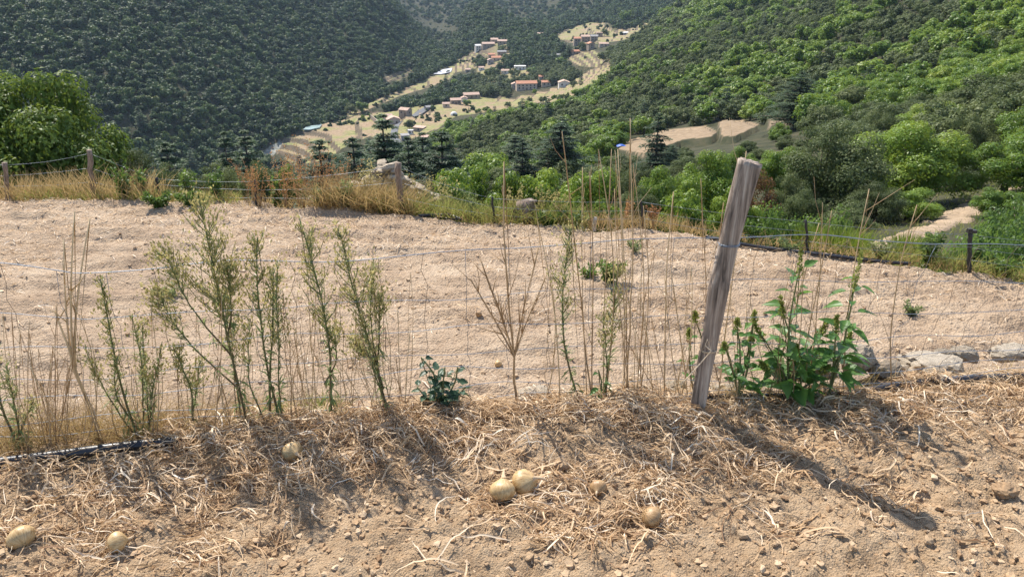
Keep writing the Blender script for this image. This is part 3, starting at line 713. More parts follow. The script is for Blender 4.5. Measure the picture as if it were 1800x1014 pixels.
# ------------------------------------------------------------------ dirt track on the right
def strip(name, pxs, width, mat, lift=0.03, d0=18, d1=2600, n=40, na=9, rough=0.04):
    P = np.array([pix_ground(px, py, d0, d1)[:2] for px, py in pxs])
    u = np.linspace(0, len(P)-1, n); X = np.interp(u, range(len(P)), P[:, 0]); Y = np.interp(u, range(len(P)), P[:, 1])
    for _ in range(3):
        X[1:-1] = (X[:-2]+2*X[1:-1]+X[2:])/4; Y[1:-1] = (Y[:-2]+2*Y[1:-1]+Y[2:])/4
    tx = np.gradient(X); ty = np.gradient(Y); l = np.hypot(tx, ty)+1e-9
    w = np.linspace(-0.5, 0.5, na)[None]*(width*(1+0.3*fbm(u*0.4, u*0+1, 2)))[:, None]
    GX = X[:, None]-(ty/l)[:, None]*w; GY = Y[:, None]+(tx/l)[:, None]*w
    GZ = H(GX, GY)+lift+rough*fbm(GX*1.5, GY*1.5, 3)
    aw = np.abs(np.linspace(-1, 1, na))[None]; GZ = GZ-(rough > 0)*smooth(.45, 1.0, aw+.9*fbm(GX*1.1, GY*1.1, 3))*.30; GZ[:, 0] -= 0.25; GZ[:, -1] -= 0.25
    return tag(obj(name, np_mesh(name, np.stack([GX, GY, GZ], -1).reshape(-1, 3), grid_faces(*GX.shape), mat)), kind='structure')
strip('dirt_track', [(1380, 470), (1500, 445), (1580, 424), (1650, 398), (1700, 376), (1728, 356), (1745, 346), (1800, 330)], 2.3, M['track'], 0.10, 16, 60, 110, 25)

# ------------------------------------------------------------------ village
def wall_mat(name, c0, c1, s=0.6):
    m, nt, b = new_mat(name); nt.links.new(ramp(nt, noise(nt, s, 5), [(.3, c0), (.7, c1)]), b.inputs['Base Color']); b.inputs['Roughness'].default_value = .9; return m
WALLS = {'stone': wall_mat('stone_wall', (.25, .19, .14), (.38, .30, .23)), 'cream': wall_mat('cream_render', (.50, .38, .28), (.60, .47, .36)), 'white': wall_mat('pale_render', (.58, .54, .49), (.68, .64, .58)), 'grey': wall_mat('grey_render', (.30, .27, .25), (.40, .36, .33))}
def tile_mat(name, c0, c1, c2):
    m, nt, b = new_mat(name); co = coords(nt)
    wv = nt.nodes.new('ShaderNodeTexWave'); wv.inputs['Scale'].default_value = 2.2; wv.inputs['Distortion'].default_value = 0.6; nt.links.new(co, wv.inputs['Vector'])
    nt.links.new(mixc(nt, math_n(nt, 'MULTIPLY', wv.outputs[1], 0.3), ramp(nt, noise(nt, 1.3, 5), [(.3, c0), (.5, c1), (.7, c2)]), (c0)), b.inputs['Base Color'])
    b.inputs['Roughness'].default_value = .9; bump(nt, b, wv.outputs[1], .5, .08); return m
ROOFS = {'orange': tile_mat('orange_tile', (.36, .15, .085), (.50, .23, .13), (.58, .31, .19)), 'pink': tile_mat('pink_tile', (.40, .25, .185), (.52, .36, .27), (.60, .45, .35)), 'grey': tile_mat('slate', (.20, .19, .185), (.30, .285, .27), (.38, .36, .33)), 'white': tile_mat('pale_roof', (.55, .53, .50), (.68, .66, .62), (.75, .73, .70))}
M['pane'] = tint_mat('window_pane', [(0, (.03, .035, .045)), (1, (.09, .10, .12))], 0.15, None, 0, None, .5)
M['door'] = tint_mat('door_wood', [(0, (.10, .06, .04)), (1, (.22, .14, .09))], 0.7)
def house(px, py, wpx, hpx, rot, wall, roof, label, depth_ratio=0.7, nwin=3, d0=300, style='gable', group=None):
    g = pix_ground(px, py, d0); dep = g[1]*cp-(g[2]-CAMZ)*sp
    w = .9*wpx/FPX*dep; h = max(2.6, hpx/FPX*dep*0.62); d = w*depth_ratio
    t = thing('house', (g[0], g[1], g[2]-0.3), label, 'house', group); t.rotation_euler = (0, 0, rot)
    b = MB(); b.box((0, 0, h/2-1.0), (w, d, h+2.0), 0); 
    rise = (0.24*min(w, d)) if style != 'flat' else 0.25
    wl = b.obj('wall', WALLS[wall], t, False)
    rb = MB(); o = 0.35
    if style == 'gable':      # ridge along x
        V = [[-w/2-o, -d/2-o, h-.05], [w/2+o, -d/2-o, h-.05], [w/2+o, 0, h+rise], [-w/2-o, 0, h+rise], [-w/2-o, d/2+o, h-.05], [w/2+o, d/2+o, h-.05]]
        V += [[v[0], v[1], v[2]+0.22] for v in V]
        rb.add(V, [[6, 7, 8, 9], [9, 8, 11, 10], [0, 3, 2, 1], [3, 4, 5, 2], [0, 1, 7, 6], [5, 4, 10, 11], [0, 6, 9, 3], [3, 9, 10, 4], [1, 2, 8, 7], [2, 5, 11, 8]])
        gb = MB()
        for sx_ in (-1, 1):
            x = sx_*(w/2-0.15); gb.add([[x-.12, -d/2, h-.02], [x-.12, d/2, h-.02], [x-.12, .02, h+rise*.97], [x-.12, -.02, h+rise*.97], [x+.12, -d/2, h-.02], [x+.12, d/2, h-.02], [x+.12, .02, h+rise*.97], [x+.12, -.02, h+rise*.97]], [[0, 3, 2, 1], [4, 5, 6, 7], [0, 4, 7, 3], [1, 2, 6, 5]])
        gb.obj('gable', WALLS[wall], t, False)
    elif style == 'gable_y':
        V = [[-w/2-o, -d/2-o, h-.05], [-w/2-o, d/2+o, h-.05], [0, d/2+o, h+rise], [0, -d/2-o, h+rise], [w/2+o, -d/2-o, h-.05], [w/2+o, d/2+o, h-.05]]
        V += [[v[0], v[1], v[2]+0.22] for v in V]
        rb.add(V, [[6, 9, 8, 7], [9, 10, 11, 8], [0, 1, 2, 3], [3, 2, 5, 4], [0, 3, 9, 6], [3, 4, 10, 9], [1, 7, 8, 2], [2, 8, 11, 5], [0, 6, 7, 1], [4, 5, 11, 10]])
        gb = MB(); y = -d/2+.12
        gb.add([[-w/2, y-.12, h-.02], [w/2, y-.12, h-.02], [.02, y-.12, h+rise*.97], [-.02, y-.12, h+rise*.97], [-w/2, y+.12, h-.02], [w/2, y+.12, h-.02], [.02, y+.12, h+rise*.97], [-.02, y+.12, h+rise*.97]], [[0, 1, 2, 3], [5, 4, 7, 6], [1, 5, 6, 2], [0, 3, 7, 4]])
        gb.obj('gable', WALLS[wall], t, False)
    elif style == 'shed':
        V = [[-w/2-o, -d/2-o, h-.05], [w/2+o, -d/2-o, h-.05], [w/2+o, d/2+o, h+rise*.7], [-w/2-o, d/2+o, h+rise*.7]]; V += [[v[0], v[1], v[2]+.2] for v in V]
        rb.add(V, [[3, 2, 1, 0], [4, 5, 6, 7], [0, 1, 5, 4], [1, 2, 6, 5], [2, 3, 7, 6], [3, 0, 4, 7]])
    else:
        rb.box((0, 0, h+.12), (w+.5, d+.5, .24))
    rf = rb.obj('roof', ROOFS[roof], t, False)
    if style in ('gable', 'gable_y') and w > 9:
        c = MB(); c.box((w*.22, d*.12, h+rise+.3), (.7, .6, 1.5)); c.obj('chimney', WALLS['stone'], rf, False)
    for k in range(nwin):
        x = (k-(nwin-1)/2)*w/(nwin+.4)
        if k == nwin//2 and nwin > 1:
            b = MB(); b.box((x, -d/2-.02, 1.2), (1.1, .1, 2.1), 0, .5); b.obj('door', M['door'], t, False)
        zz = [h*.62] if h < 4.6 else [h*.38, h*.75]
        for z in (zz if not (k == nwin//2 and nwin > 1) else zz[1:]):
            b = MB(); b.box((x, -d/2-.02, z), (1.1, .08, 1.25), 0, R.random()); b.obj('window', M['pane'], t, False)
    b = MB(); b.box((w/2+.02, 0, h*.6), (.08, 1.0, 1.2), 0, .3); b.obj('window', M['pane'], t, False)
    return t
HOUSES = [
    (925, 158, 40, 19, .12, 'cream', 'orange', 'long cream farmhouse with orange tiled roof on the village meadow', .45, 5, 'gable'),
    (905, 157, 13, 15, .12, 'grey', 'pink', 'small grey annex against the long farmhouse', .9, 1, 'gable_y'),
    (966, 151, 32, 11, .10, 'cream', 'orange', 'low orange roofed wing between farmhouse and pink-roofed barn', .4, 4, 'gable'),
    (991, 153, 21, 14, .05, 'white', 'pink', 'pale barn with pink gable roof and open front', .8, 2, 'gable_y'),
    (828, 172, 30, 10, .25, 'stone', 'pink', 'low stone house with pinkish roof below the tree belt', .5, 3, 'gable'),
    (801, 184, 20, 14, .2, 'stone', 'pink', 'stone house with pink roof above the white dome', .7, 3, 'gable'),
    (816, 179, 12, 12, .2, 'white', 'pink', 'narrow pale house joined to the stone house', .8, 1, 'gable_y'),
    (784, 189, 13, 11, .2, 'cream', 'pink', 'small house with porch at the end of the stone house row', .8, 1, 'gable'),
    (691, 217, 25, 14, .35, 'cream', 'pink', 'villa with pale pink roof beside the walled lawn', .8, 2, 'gable_y'),
    (680, 211, 20, 12, .35, 'cream', 'pink', 'rear wing of the villa by the walled lawn', .7, 1, 'gable'),
    (713, 203, 20, 17, -.5, 'stone', 'pink', 'tall stone house with one white window behind the villa', .8, 2, 'gable'),
    (754, 194, 15, 9, .6, 'grey', 'grey', 'grey roofed shed at the end of the grey yard', .7, 1, 'gable'),
    (738, 231, 22, 10, -.4, 'stone', 'pink', 'ruined low stone barn below the dark tree', .5, 1, 'shed'),
    (722, 236, 9, 8, -.3, 'white', 'white', 'small white shed beside the ruined barn', .8, 1, 'flat'),
    (712, 245, 15, 8, .3, 'grey', 'grey', 'grey roofed hut just uphill of the lane bend', .7, 1, 'shed'),
    (747, 248, 13, 7, -.3, 'stone', 'pink', 'tiny stone hut lowest by the lane', .8, 1, 'shed'),
    (840, 90, 11, 15, .3, 'white', 'white', 'tall narrow pale house at the head of the upper village', .9, 2, 'gable'),
    (858, 84, 24, 11, .2, 'stone', 'pink', 'long stone house with pink roof in the upper village', .5, 3, 'gable'),
    (869, 76, 14, 10, .1, 'stone', 'pink', 'stone house highest of the upper village', .8, 2, 'gable'),
    (883, 78, 18, 9, .0, 'stone', 'pink', 'low stone house beside the highest village house', .6, 2, 'gable'),
    (882, 98, 17, 11, .1, 'stone', 'grey', 'dark fronted stone house in the village middle', .6, 3, 'gable'),
    (864, 101, 13, 8, .15, 'stone', 'orange', 'little orange roofed house next to the dark fronted house', .8, 1, 'gable'),
    (872, 107, 18, 9, .1, 'cream', 'orange', 'orange roofed house at the village centre', .7, 2, 'gable'),
    (862, 113, 11, 12, .2, 'grey', 'pink', 'grey house at the foot of the village centre', .9, 2, 'gable_y'),
    (846, 124, 10, 8, .2, 'white', 'pink', 'small white house among trees under the village', .9, 1, 'gable'),
    (822, 127, 10, 7, .2, 'stone', 'pink', 'stone hut at the edge of the upper terraces', .9, 1, 'gable'),
    (877, 122, 10, 6, .1, 'white', 'white', 'tiny white outbuilding behind the flat white house', .8, 1, 'flat'),
    (914, 123, 22, 11, .05, 'white', 'white', 'white modern house with flat roof above the tree belt', .6, 3, 'flat'),
    (888, 130, 15, 9, .05, 'white', 'pink', 'white house half hidden in trees below the flat white house', .7, 1, 'gable'),
    (953, 140, 13, 8, .05, 'cream', 'orange', 'small bright orange roofed house behind the farmhouse', .8, 1, 'gable'),
    (951, 66, 14, 9, .0, 'cream', 'pink', 'pinkish house alone at the wood edge below the hamlet', .8, 2, 'gable'),
    (966, 104, 17, 9, -.1, 'grey', 'grey', 'grey gabled barn among the dark trees', .8, 1, 'gable_y'),
    (985, 102, 14, 7, -.1, 'grey', 'grey', 'smaller grey barn behind the grey gabled barn', .7, 1, 'gable'),
    (1014, 80, 13, 19, .1, 'stone', 'orange', 'tower-like stone house with orange roof in the hamlet', .9, 2, 'gable'),
    (1029, 74, 18, 15, .1, 'stone', 'pink', 'large stone house at the hamlet centre', .7, 3, 'gable'),
    (1044, 73, 14, 14, .0, 'stone', 'grey', 'stone house with grey roof at the hamlet centre', .8, 2, 'gable'),
    (1038, 87, 13, 16, .3, 'stone', 'orange', 'stone house with orange gable below the hamlet centre', .9, 1, 'gable_y'),
    (1053, 65, 12, 12, .1, 'stone', 'pink', 'ruined tower at the back of the hamlet', .9, 1, 'flat'),
    (1061, 82, 18, 8, .0, 'cream', 'pink', 'long low house at the far end of the hamlet', .5, 2, 'gable'),
    (1010, 96, 16, 9, .3, 'stone', 'orange', 'stone house at the head of the stepped hamlet fields', .7, 2, 'gable'),
    (1098, 62, 14, 5, .1, 'white', 'white', 'pale glasshouse on the terraces beyond the hamlet', .5, 1, 'shed'),
]
for h_ in HOUSES:
    px, py, w, hh, rot, wl, rf, lab, dr, nw, st = h_
    house(px, py, w, hh, rot, wl, rf, lab, dr, nw, 620 if py < 100 else 380, st)
# polytunnels far up the valley
for (px, py, w) in ((879, 43, 11), (893, 41, 16), (910, 37, 14)):
    g = pix_ground(px, py, 900); dep = g[1]; w_ = w/FPX*dep
    a = np.linspace(0, math.pi, 9); V = []
    for x in (-w_/2, w_/2): V += [[x, 2.4*math.cos(q), 3.2*math.sin(q)] for q in a]
    F = [[k, k+1, 9+k+1, 9+k] for k in range(8)]
    t = thing('polytunnel', (g[0], g[1], g[2]-.2), 'long white polytunnel in the clearing far up the valley', 'greenhouse', 'polytunnels in the far clearing'); t.rotation_euler = (0, 0, .25)
    b = MB(); b.add(V, F); b.obj('cover', WALLS['white'], t)
    b = MB()
    for x in (-w_/2, w_/2): b.box((x, 0, 1.3), (.2, 3.2, 2.6))
    b.obj('end_wall', WALLS['grey'], t, False)
# white domes
for (px, py, r, lab) in ((798, 203, 6.5, 'large white dome on the striped garden below the stone house row'), (950, 151, 3.5, 'small white dome in the lawn before the orange roofed wing')):
    g = pix_ground(px, py, 380); rr = r/FPX*g[1]
    u = np.linspace(0, 2*math.pi, 17); v = np.linspace(-.3, math.pi/2-.02, 8)
    U, Vv = np.meshgrid(u, v, indexing='ij')
    t = thing('garden_dome', (g[0], g[1], g[2]), lab, 'dome')
    obj('shell', np_mesh('dome_shell', np.stack([rr*np.cos(U)*np.cos(Vv), rr*np.sin(U)*np.cos(Vv), rr*np.sin(Vv)], -1).reshape(-1, 3), grid_faces(17, 8), WALLS['white'], False), t)
    b = MB(); b.box((0, -rr*.98, rr*.2), (rr*.4, rr*.12, rr*.7)); b.obj('door', M['pane'], t, False)
# reservoirs, lane, yard, lawn
M['water'] = tint_mat('pond_water', [(0, (.30, .38, .36)), (1, (.34, .44, .42))], 0.25)
M['lane'] = tint_mat('asphalt_lane', [(0, (.12, .12, .125)), (1, (.18, .18, .19))], 0.9, .5, .3)
M['lawn'] = tint_mat('lawn_grass', [(0, (.10, .15, .03)), (1, (.16, .21, .05))], 0.9, .5, .3)
M['netting'] = tint_mat('pale_sheet', [(0, (.42, .42, .44)), (1, (.52, .52, .53))], 0.8, .5, .3)
def patch(name, pxs, mat, lift, d0=380, thick=.6, **kw):
    P = np.array([pix_ground(px, py, d0) for px, py in pxs]); z = P[:, 2].max()+lift
    n = len(P); V = np.concatenate([np.c_[P[:, :2], P[:, 2]+lift], np.c_[P[:, :2], P[:, 2]+lift-thick]])
    me = bpy.data.meshes.new(name); me.from_pydata(V.tolist(), [], [list(range(n))[::1]]+[[i, (i+1) % n, n+(i+1) % n, n+i] for i in range(n)])
    me.materials.append(mat); me.update()
    o = obj(name, me); return o
tag(patch('pond', [(533, 231), (540, 225), (566, 221), (562, 227), (545, 231)], M['water'], 1.0), kind='structure')
tag(patch('crop_cover', [(762, 132), (778, 124), (795, 121), (793, 128), (775, 132)], M['netting'], .8), 'pale grey sheet laid over a crop on the strip fields', 'crop cover')
strip('lane', [(727, 262), (704, 258), (694, 246), (692, 236), (697, 222), (702, 217)], 5.0, M['lane'], .5, 380, 700, 40, 5, 0)
tag(patch('yard', [(724, 206), (735, 198), (745, 192), (752, 196), (742, 203), (730, 209)], M['lane'], 1.2), kind='structure')
tag(patch('lawn', [(653, 208), (672, 204), (677, 210), (675, 217), (662, 218)], M['lawn'], 1.2), kind='structure')
# walled edge of the lawn
P0 = pix_ground(652, 210, 380); P1 = pix_ground(668, 224, 380); P2 = pix_ground(679, 221, 380)
t = thing('garden_wall', P0, 'tall pinkish retaining wall round the villa lawn', 'wall')
for a, b_ in ((P0, P1), (P1, P2)):
    m_ = (a+b_)/2-P0; l = np.linalg.norm((b_-a)[:2]); b = MB()
    b.box((m_[0], m_[1], m_[2]+.8), (l, .5, 5.0), math.atan2(b_[1]-a[1], b_[0]-a[0])); b.obj('wall_run', WALLS['stone'], t, False)
# single trees standing in and around the village
for (px, py, wpx, hp, k, lab) in [
    (617, 200, 26, 22, 'oak_tree', 'round brownish tree at the field corner below the river bend'),
    (636, 197, 26, 20, 'chestnut_tree', 'round green tree next to the brownish one at the field corner'),
    (720, 228, 22, 24, 'oak_tree', 'dark tree on the villa yard before the tall stone house'),
    (638, 212, 8, 12, 'chestnut_tree', 'tiny tree on the meadow left of the villa lawn'),
    (652, 208, 7, 9, 'chestnut_tree', 'tiny tree at the corner of the villa lawn'),
    (760, 192, 7, 8, 'chestnut_tree', 'small clipped tree beside the grey roofed shed'),
    (820, 186, 18, 12, 'chestnut_tree', 'low spreading tree on the striped garden'),
    (940, 166, 10, 11, 'chestnut_tree', 'round shrub tree on the lawn before the farmhouse'),
    (888, 162, 16, 10, 'chestnut_tree', 'pale green round tree beside the grey annex'),
    (861, 158, 7, 20, 'cedar_tree', 'thin dark cypress beside the low stone house'),
    (1021, 150, 9, 26, 'cedar_tree', 'thin dark cypress beyond the pale barn'),
    (878, 148, 30, 18, 'oak_tree', 'dark tree below the white house half hidden in trees'),
    (868, 138, 26, 24, 'oak_tree', 'broad dark tree at the middle of the village'),
    (904, 138, 26, 20, 'oak_tree', 'dark tree in front of the flat white house'),
    (1062, 64, 18, 16, 'oak_tree', 'dense dark tree behind the hamlet'),
    (1065, 108, 34, 22, 'oak_tree', 'dense dark holm oak below the hamlet fields'),
    (1024, 88, 18, 18, 'oak_tree', 'dark tree between the hamlet houses'),
    (1000, 98, 18, 20, 'cedar_tree', 'dark conifer before the hamlet'),
    (1100, 44, 24, 26, 'chestnut_tree', 'tall green tree on the hamlet terraces'),
    (1080, 34, 16, 26, 'cedar_tree', 'dark conifer at the back of the hamlet terraces'),
    (1120, 40, 22, 26, 'cedar_tree', 'broad dark conifer beside the pale top terrace'),
    (800, 152, 16, 14, 'chestnut_tree', 'green tree at the end of the strip fields'),
    (1060, 150, 24, 20, 'chestnut_tree', 'yellowing tree at the wood edge beyond the cypress'),
    (985, 182, 16, 18, 'oak_tree', 'dark tree on the meadow edge below the pale barn'),
    (955, 182, 16, 16, 'oak_tree', 'small dark tree on the meadow edge below the farmhouse')]:
    g = pix_ground(px, py, 380); dep = g[1]*cp-(g[2]-CAMZ)*sp
    o = obj(k, R.choice(MID[k])); o.location = (g[0], g[1], g[2]-.3); o.rotation_euler = (0, 0, R.random()*6.3)
    w = wpx/FPX*dep; hh = hp/FPX*dep
    o.scale = (w/6.0, w/6.0, hh/5.4) if k != 'cedar_tree' else (w/5.2, w/5.2, hh/10)
    tag(o, lab, 'tree')
# blue tarpaulin on the bare terrace
g = pix_ground(1092, 258, 100)
xs_, ys_ = np.meshgrid(np.linspace(-.9, .9, 9), np.linspace(-.7, .7, 7), indexing='ij')
o = obj('tarpaulin', np_mesh('tarpaulin', np.stack([xs_, ys_, .55*np.exp(-(xs_**2+ys_**2)*1.5)+.12*fbm(xs_*2, ys_*2, 2)], -1).reshape(-1, 3), grid_faces(9, 7), tint_mat('blue_plastic', [(0, (.03, .10, .42)), (1, (.05, .14, .5))], .5)))
o.location = g; tag(o, 'crumpled blue tarpaulin on the low end of the bare tan terrace', 'tarpaulin')

# ------------------------------------------------------------------ field edge: fence, grass, weeds, rubble
def edge_pt(px, py=None):
    if py is None: py = np.interp(px, [a for a, _ in FAR_PX], [b for _, b in FAR_PX])
    p = at_z(px, py, FIELD_Z); p[2] = float(field_h(np.array([p[0]]), np.array([p[1]]))[0]); return p
def wood_mat(name, c0, c1, c2, sz=1.0):
    m, nt, b = new_mat(name); co = coords(nt)
    mp = nt.nodes.new('ShaderNodeMapping'); mp.inputs['Scale'].default_value = (60*sz, 60*sz, 2.2*sz); nt.links.new(co, mp.inputs[0])
    n1 = noise(nt, 1.0, 6, 0.65, mp.outputs[0], 0.3); n2 = noise(nt, 5*sz, 3, .6, co)
    f = math_n(nt, 'ADD', math_n(nt, 'MULTIPLY', n1, .75), math_n(nt, 'MULTIPLY', n2, .25))
    nt.links.new(ramp(nt, f, [(.36, c0), (.5, c1), (.63, c2)]), b.inputs['Base Color']); b.inputs['Roughness'].default_value = .88
    bump(nt, b, n1, .8, .006); return m
M['oldwood'] = wood_mat('weathered_wood', (.045, .034, .026), (.25, .190, .148), (.48, .40, .325))
M['farwoodpost'] = wood_mat('brown_wood', (.08, .055, .04), (.20, .14, .10), (.32, .25, .19))
fence2 = thing('wire_fence', edge_pt(160), 'slack wire fence on mixed posts along the far edge of the field', 'fence')
o0 = np.array(fence2.location)
POSTS = [(-330, 336, 262, 'w', .05), (-60, 345, 268, 'w', .05), (12, 346, 286, 'w', .045), (164, 344, 264, 'w', .05), (279, 345, 312, 'm', .028), (452, 362, 316, 'm', .02), (704, 373, 286, 'w', .055), (869, 394, 346, 'm', .022), (1130, 404, 352, 'm', .02), (1420, 442, 386, 'm', .02), (1702, 482, 408, 'm', .03), (1990, 512, 430, 'w', .05)]
tops = []
for k, (px, pb, pt, kd, r) in enumerate(POSTS):
    b0 = edge_pt(px, pb); tp = at_y(px+(-7 if px == 164 else 4 if px == 1702 else -4), pt, b0[1]+.02)
    b = MB(); n = 9; f = np.linspace(-.12, 1, n)[:, None]; pts = b0+(tp-b0)*f-o0; pts[1:-1] += NR.normal(size=(n-2, 3))*.008
    b.tube(pts, r*NR.uniform(.88, 1.1, n) if kd == 'w' else r, 10 if kd == 'w' else 6, .5, 0, True, .25 if kd == 'w' else 0)
    po = b.obj('post', M['farwoodpost'] if kd == 'w' else M['metalpost'], fence2)
    if px == 1702:
        b = MB(); b.box(tp-o0+[.015, 0, .01], (.13, .06, .045)); b.box(tp-o0+[-.02, 0, .04], (.06, .05, .03)); b.obj('insulator', M['metalpost'], po, False)
    tops.append((b0, tp))
for f in (.93, .62, .32):
    for a, c in zip(tops[:-1], tops[1:]):
        p0 = a[0]+(a[1]-a[0])*f; p1 = c[0]+(c[1]-c[0])*f; u = np.linspace(0, 1, 9)[:, None]
        P = p0+(p1-p0)*u; P[:, 2] -= (.05*np.sin(u*math.pi)*R.uniform(.3, 1.2))[:, 0]
        b = MB(); b.tube(P-o0, .0026, 4, .3); b.obj('wire', M['wire'], fence2)

def blades(mb, P, h, w, lean, tint):
    n = len(P); D = np.c_[NR.normal(size=n)*lean, NR.normal(size=n)*lean, np.ones(n)]
    D /= np.linalg.norm(D, axis=1)[:, None]; hh = h*NR.uniform(.5, 1.2, n)
    side = np.cross(D, rdir(n)); side /= np.linalg.norm(side, axis=1)[:, None]
    out = np.c_[D[:, 0], D[:, 1], np.zeros(n)]+.35*np.c_[NR.normal(size=n), NR.normal(size=n), np.zeros(n)]
    V = []
    for f, ww in ((0, 1.0), (.5, .8), (1, .15)):
        c = P+D*(hh*f)[:, None]+out*(hh*f*f*.5)[:, None]-np.array([0, 0, 1])*(hh*f*f*.12)[:, None]
        V += [c-side*(w*ww/2), c+side*(w*ww/2)]
    V = np.stack(V, 1).reshape(-1, 3); b = np.arange(n)[:, None]*6
    F = np.concatenate([b+[0, 1, 3, 2], b+[2, 3, 5, 4]]); mb.add(V, F, np.concatenate([tint, tint]))
def edge_scatter(n, px0, px1, back=(0.0, 1.2), dens=None):
    px = NR.uniform(px0, px1, n)
    if dens is not None: px = px[NR.random(n) < dens(px)]
    P = np.array([edge_pt(q) for q in px]); off = NR.uniform(back[0], back[1], len(P)); P[:, 1] += off
    P[:, 2] -= smooth(.3, 1.4, off)*.9+.02
    return P
gmb = MB()
P = edge_scatter(2600, -250, 275, (-.15, 1.1)); cl = fbm(P[:, 0]*1.3, P[:, 1]*1.3, 2); blades(gmb, P, .62+.25*cl, .013, .28, np.clip(.35+.35*NR.random(len(P))+.25*cl, 0, 1))
P = edge_scatter(2300, 555, 730, (-.2, .95)); blades(gmb, P, .68, .012, .40, np.clip(.2+.6*NR.random(len(P)), 0, 1))
P = edge_scatter(1400, 270, 900, (-.15, .9)); blades(gmb, P, .32, .011, .35, NR.random(len(P))*.8)
P = edge_scatter(1200, 860, 1250, (-.1, .9)); blades(gmb, P, .30, .011, .35, NR.random(len(P))*.7)
P = edge_scatter(1400, 1250, 1950, (-.1, 1.2)); blades(gmb, P, .26, .010, .4, NR.random(len(P))*.8)
tag(gmb.obj('dry_grass', M['drygrass']), 'tawny dry grass growing along the far field edge', 'grass', kind='stuff')
gmb = MB()
P = edge_scatter(1500, 30, 420, (-.15, .8)); blades(gmb, P, .26, .014, .45, NR.random(len(P)))
P = edge_scatter(3600, 560, 1030, (-.1, 1.2)); blades(gmb, P, .48, .012, .4, NR.random(len(P)))
P = edge_scatter(2600, 1540, 1980, (.0, 2.4)); blades(gmb, P, .36, .014, .45, NR.random(len(P))*.7)
tag(gmb.obj('green_grass', M['greengrass']), 'yellow-green grass and herbs along the far field edge', 'grass', kind='stuff')

# weeds standing singly on the edge
def weed(name, base, h, kind, label, group=None, spread=.35, n=260, leaf=.07):
    t = thing(name, base, label, 'weed', group); flat_ = h < .36 and kind != 'dock'; h = h*(1.25 if not flat_ else .95)*(1.25 if kind == 'dock' else 1); spread *= 3.2 if flat_ else (1.7 if kind == 'dock' else 1.5); n = int(n*(1.5 if kind != 'dock' else 1.0))
    sb = MB(); lb = MB(); k = (11 if flat_ else 6) if kind != 'dock' else 6
    for q in range(k):
        a = R.random()*6.3; l = h*R.uniform(.6, 1.0); e = np.array([math.cos(a)*spread*l*R.uniform(.2, 1), math.sin(a)*spread*l*R.uniform(.2, 1), l])
        u = np.linspace(0, 1, 6)[:, None]; pts = e*u+np.array([0, 0, 0])+np.sin(u*3)*.03*h*rdir(1)
        pts[0, 2] = -.05; sb.tube(pts, np.linspace(.006, .002, 6), 4, .5)
        m = n//k; v = NR.random(m)
        if kind == 'dock': v = .35+.65*np.round(v*5)/5+.03*NR.normal(size=m)
        Pp = e*v[:, None]+rdir(m)*(.11 if kind != 'dock' else .055)*h*(1.1-v*.6)[:, None]
        D = rdir(m)+[0, 0, .4]
        lb.leaves(Pp, D, rdir(m)+[0, 0, .8], leaf*NR.uniform(.6, 1.3, m), leaf*.42*NR.uniform(.7, 1.3, m), NR.random(m))
    sb.obj('stem', M['gstem'] if kind != 'dock' else M['stalk'], t); tag(lb.obj('leaves' if kind != 'dock' else 'seed_heads', M[{'green': 'ivy', 'dock': 'rust', 'horse': 'horse', 'pale': 'horsefl'}[kind]], t), kind='stuff')
    return t
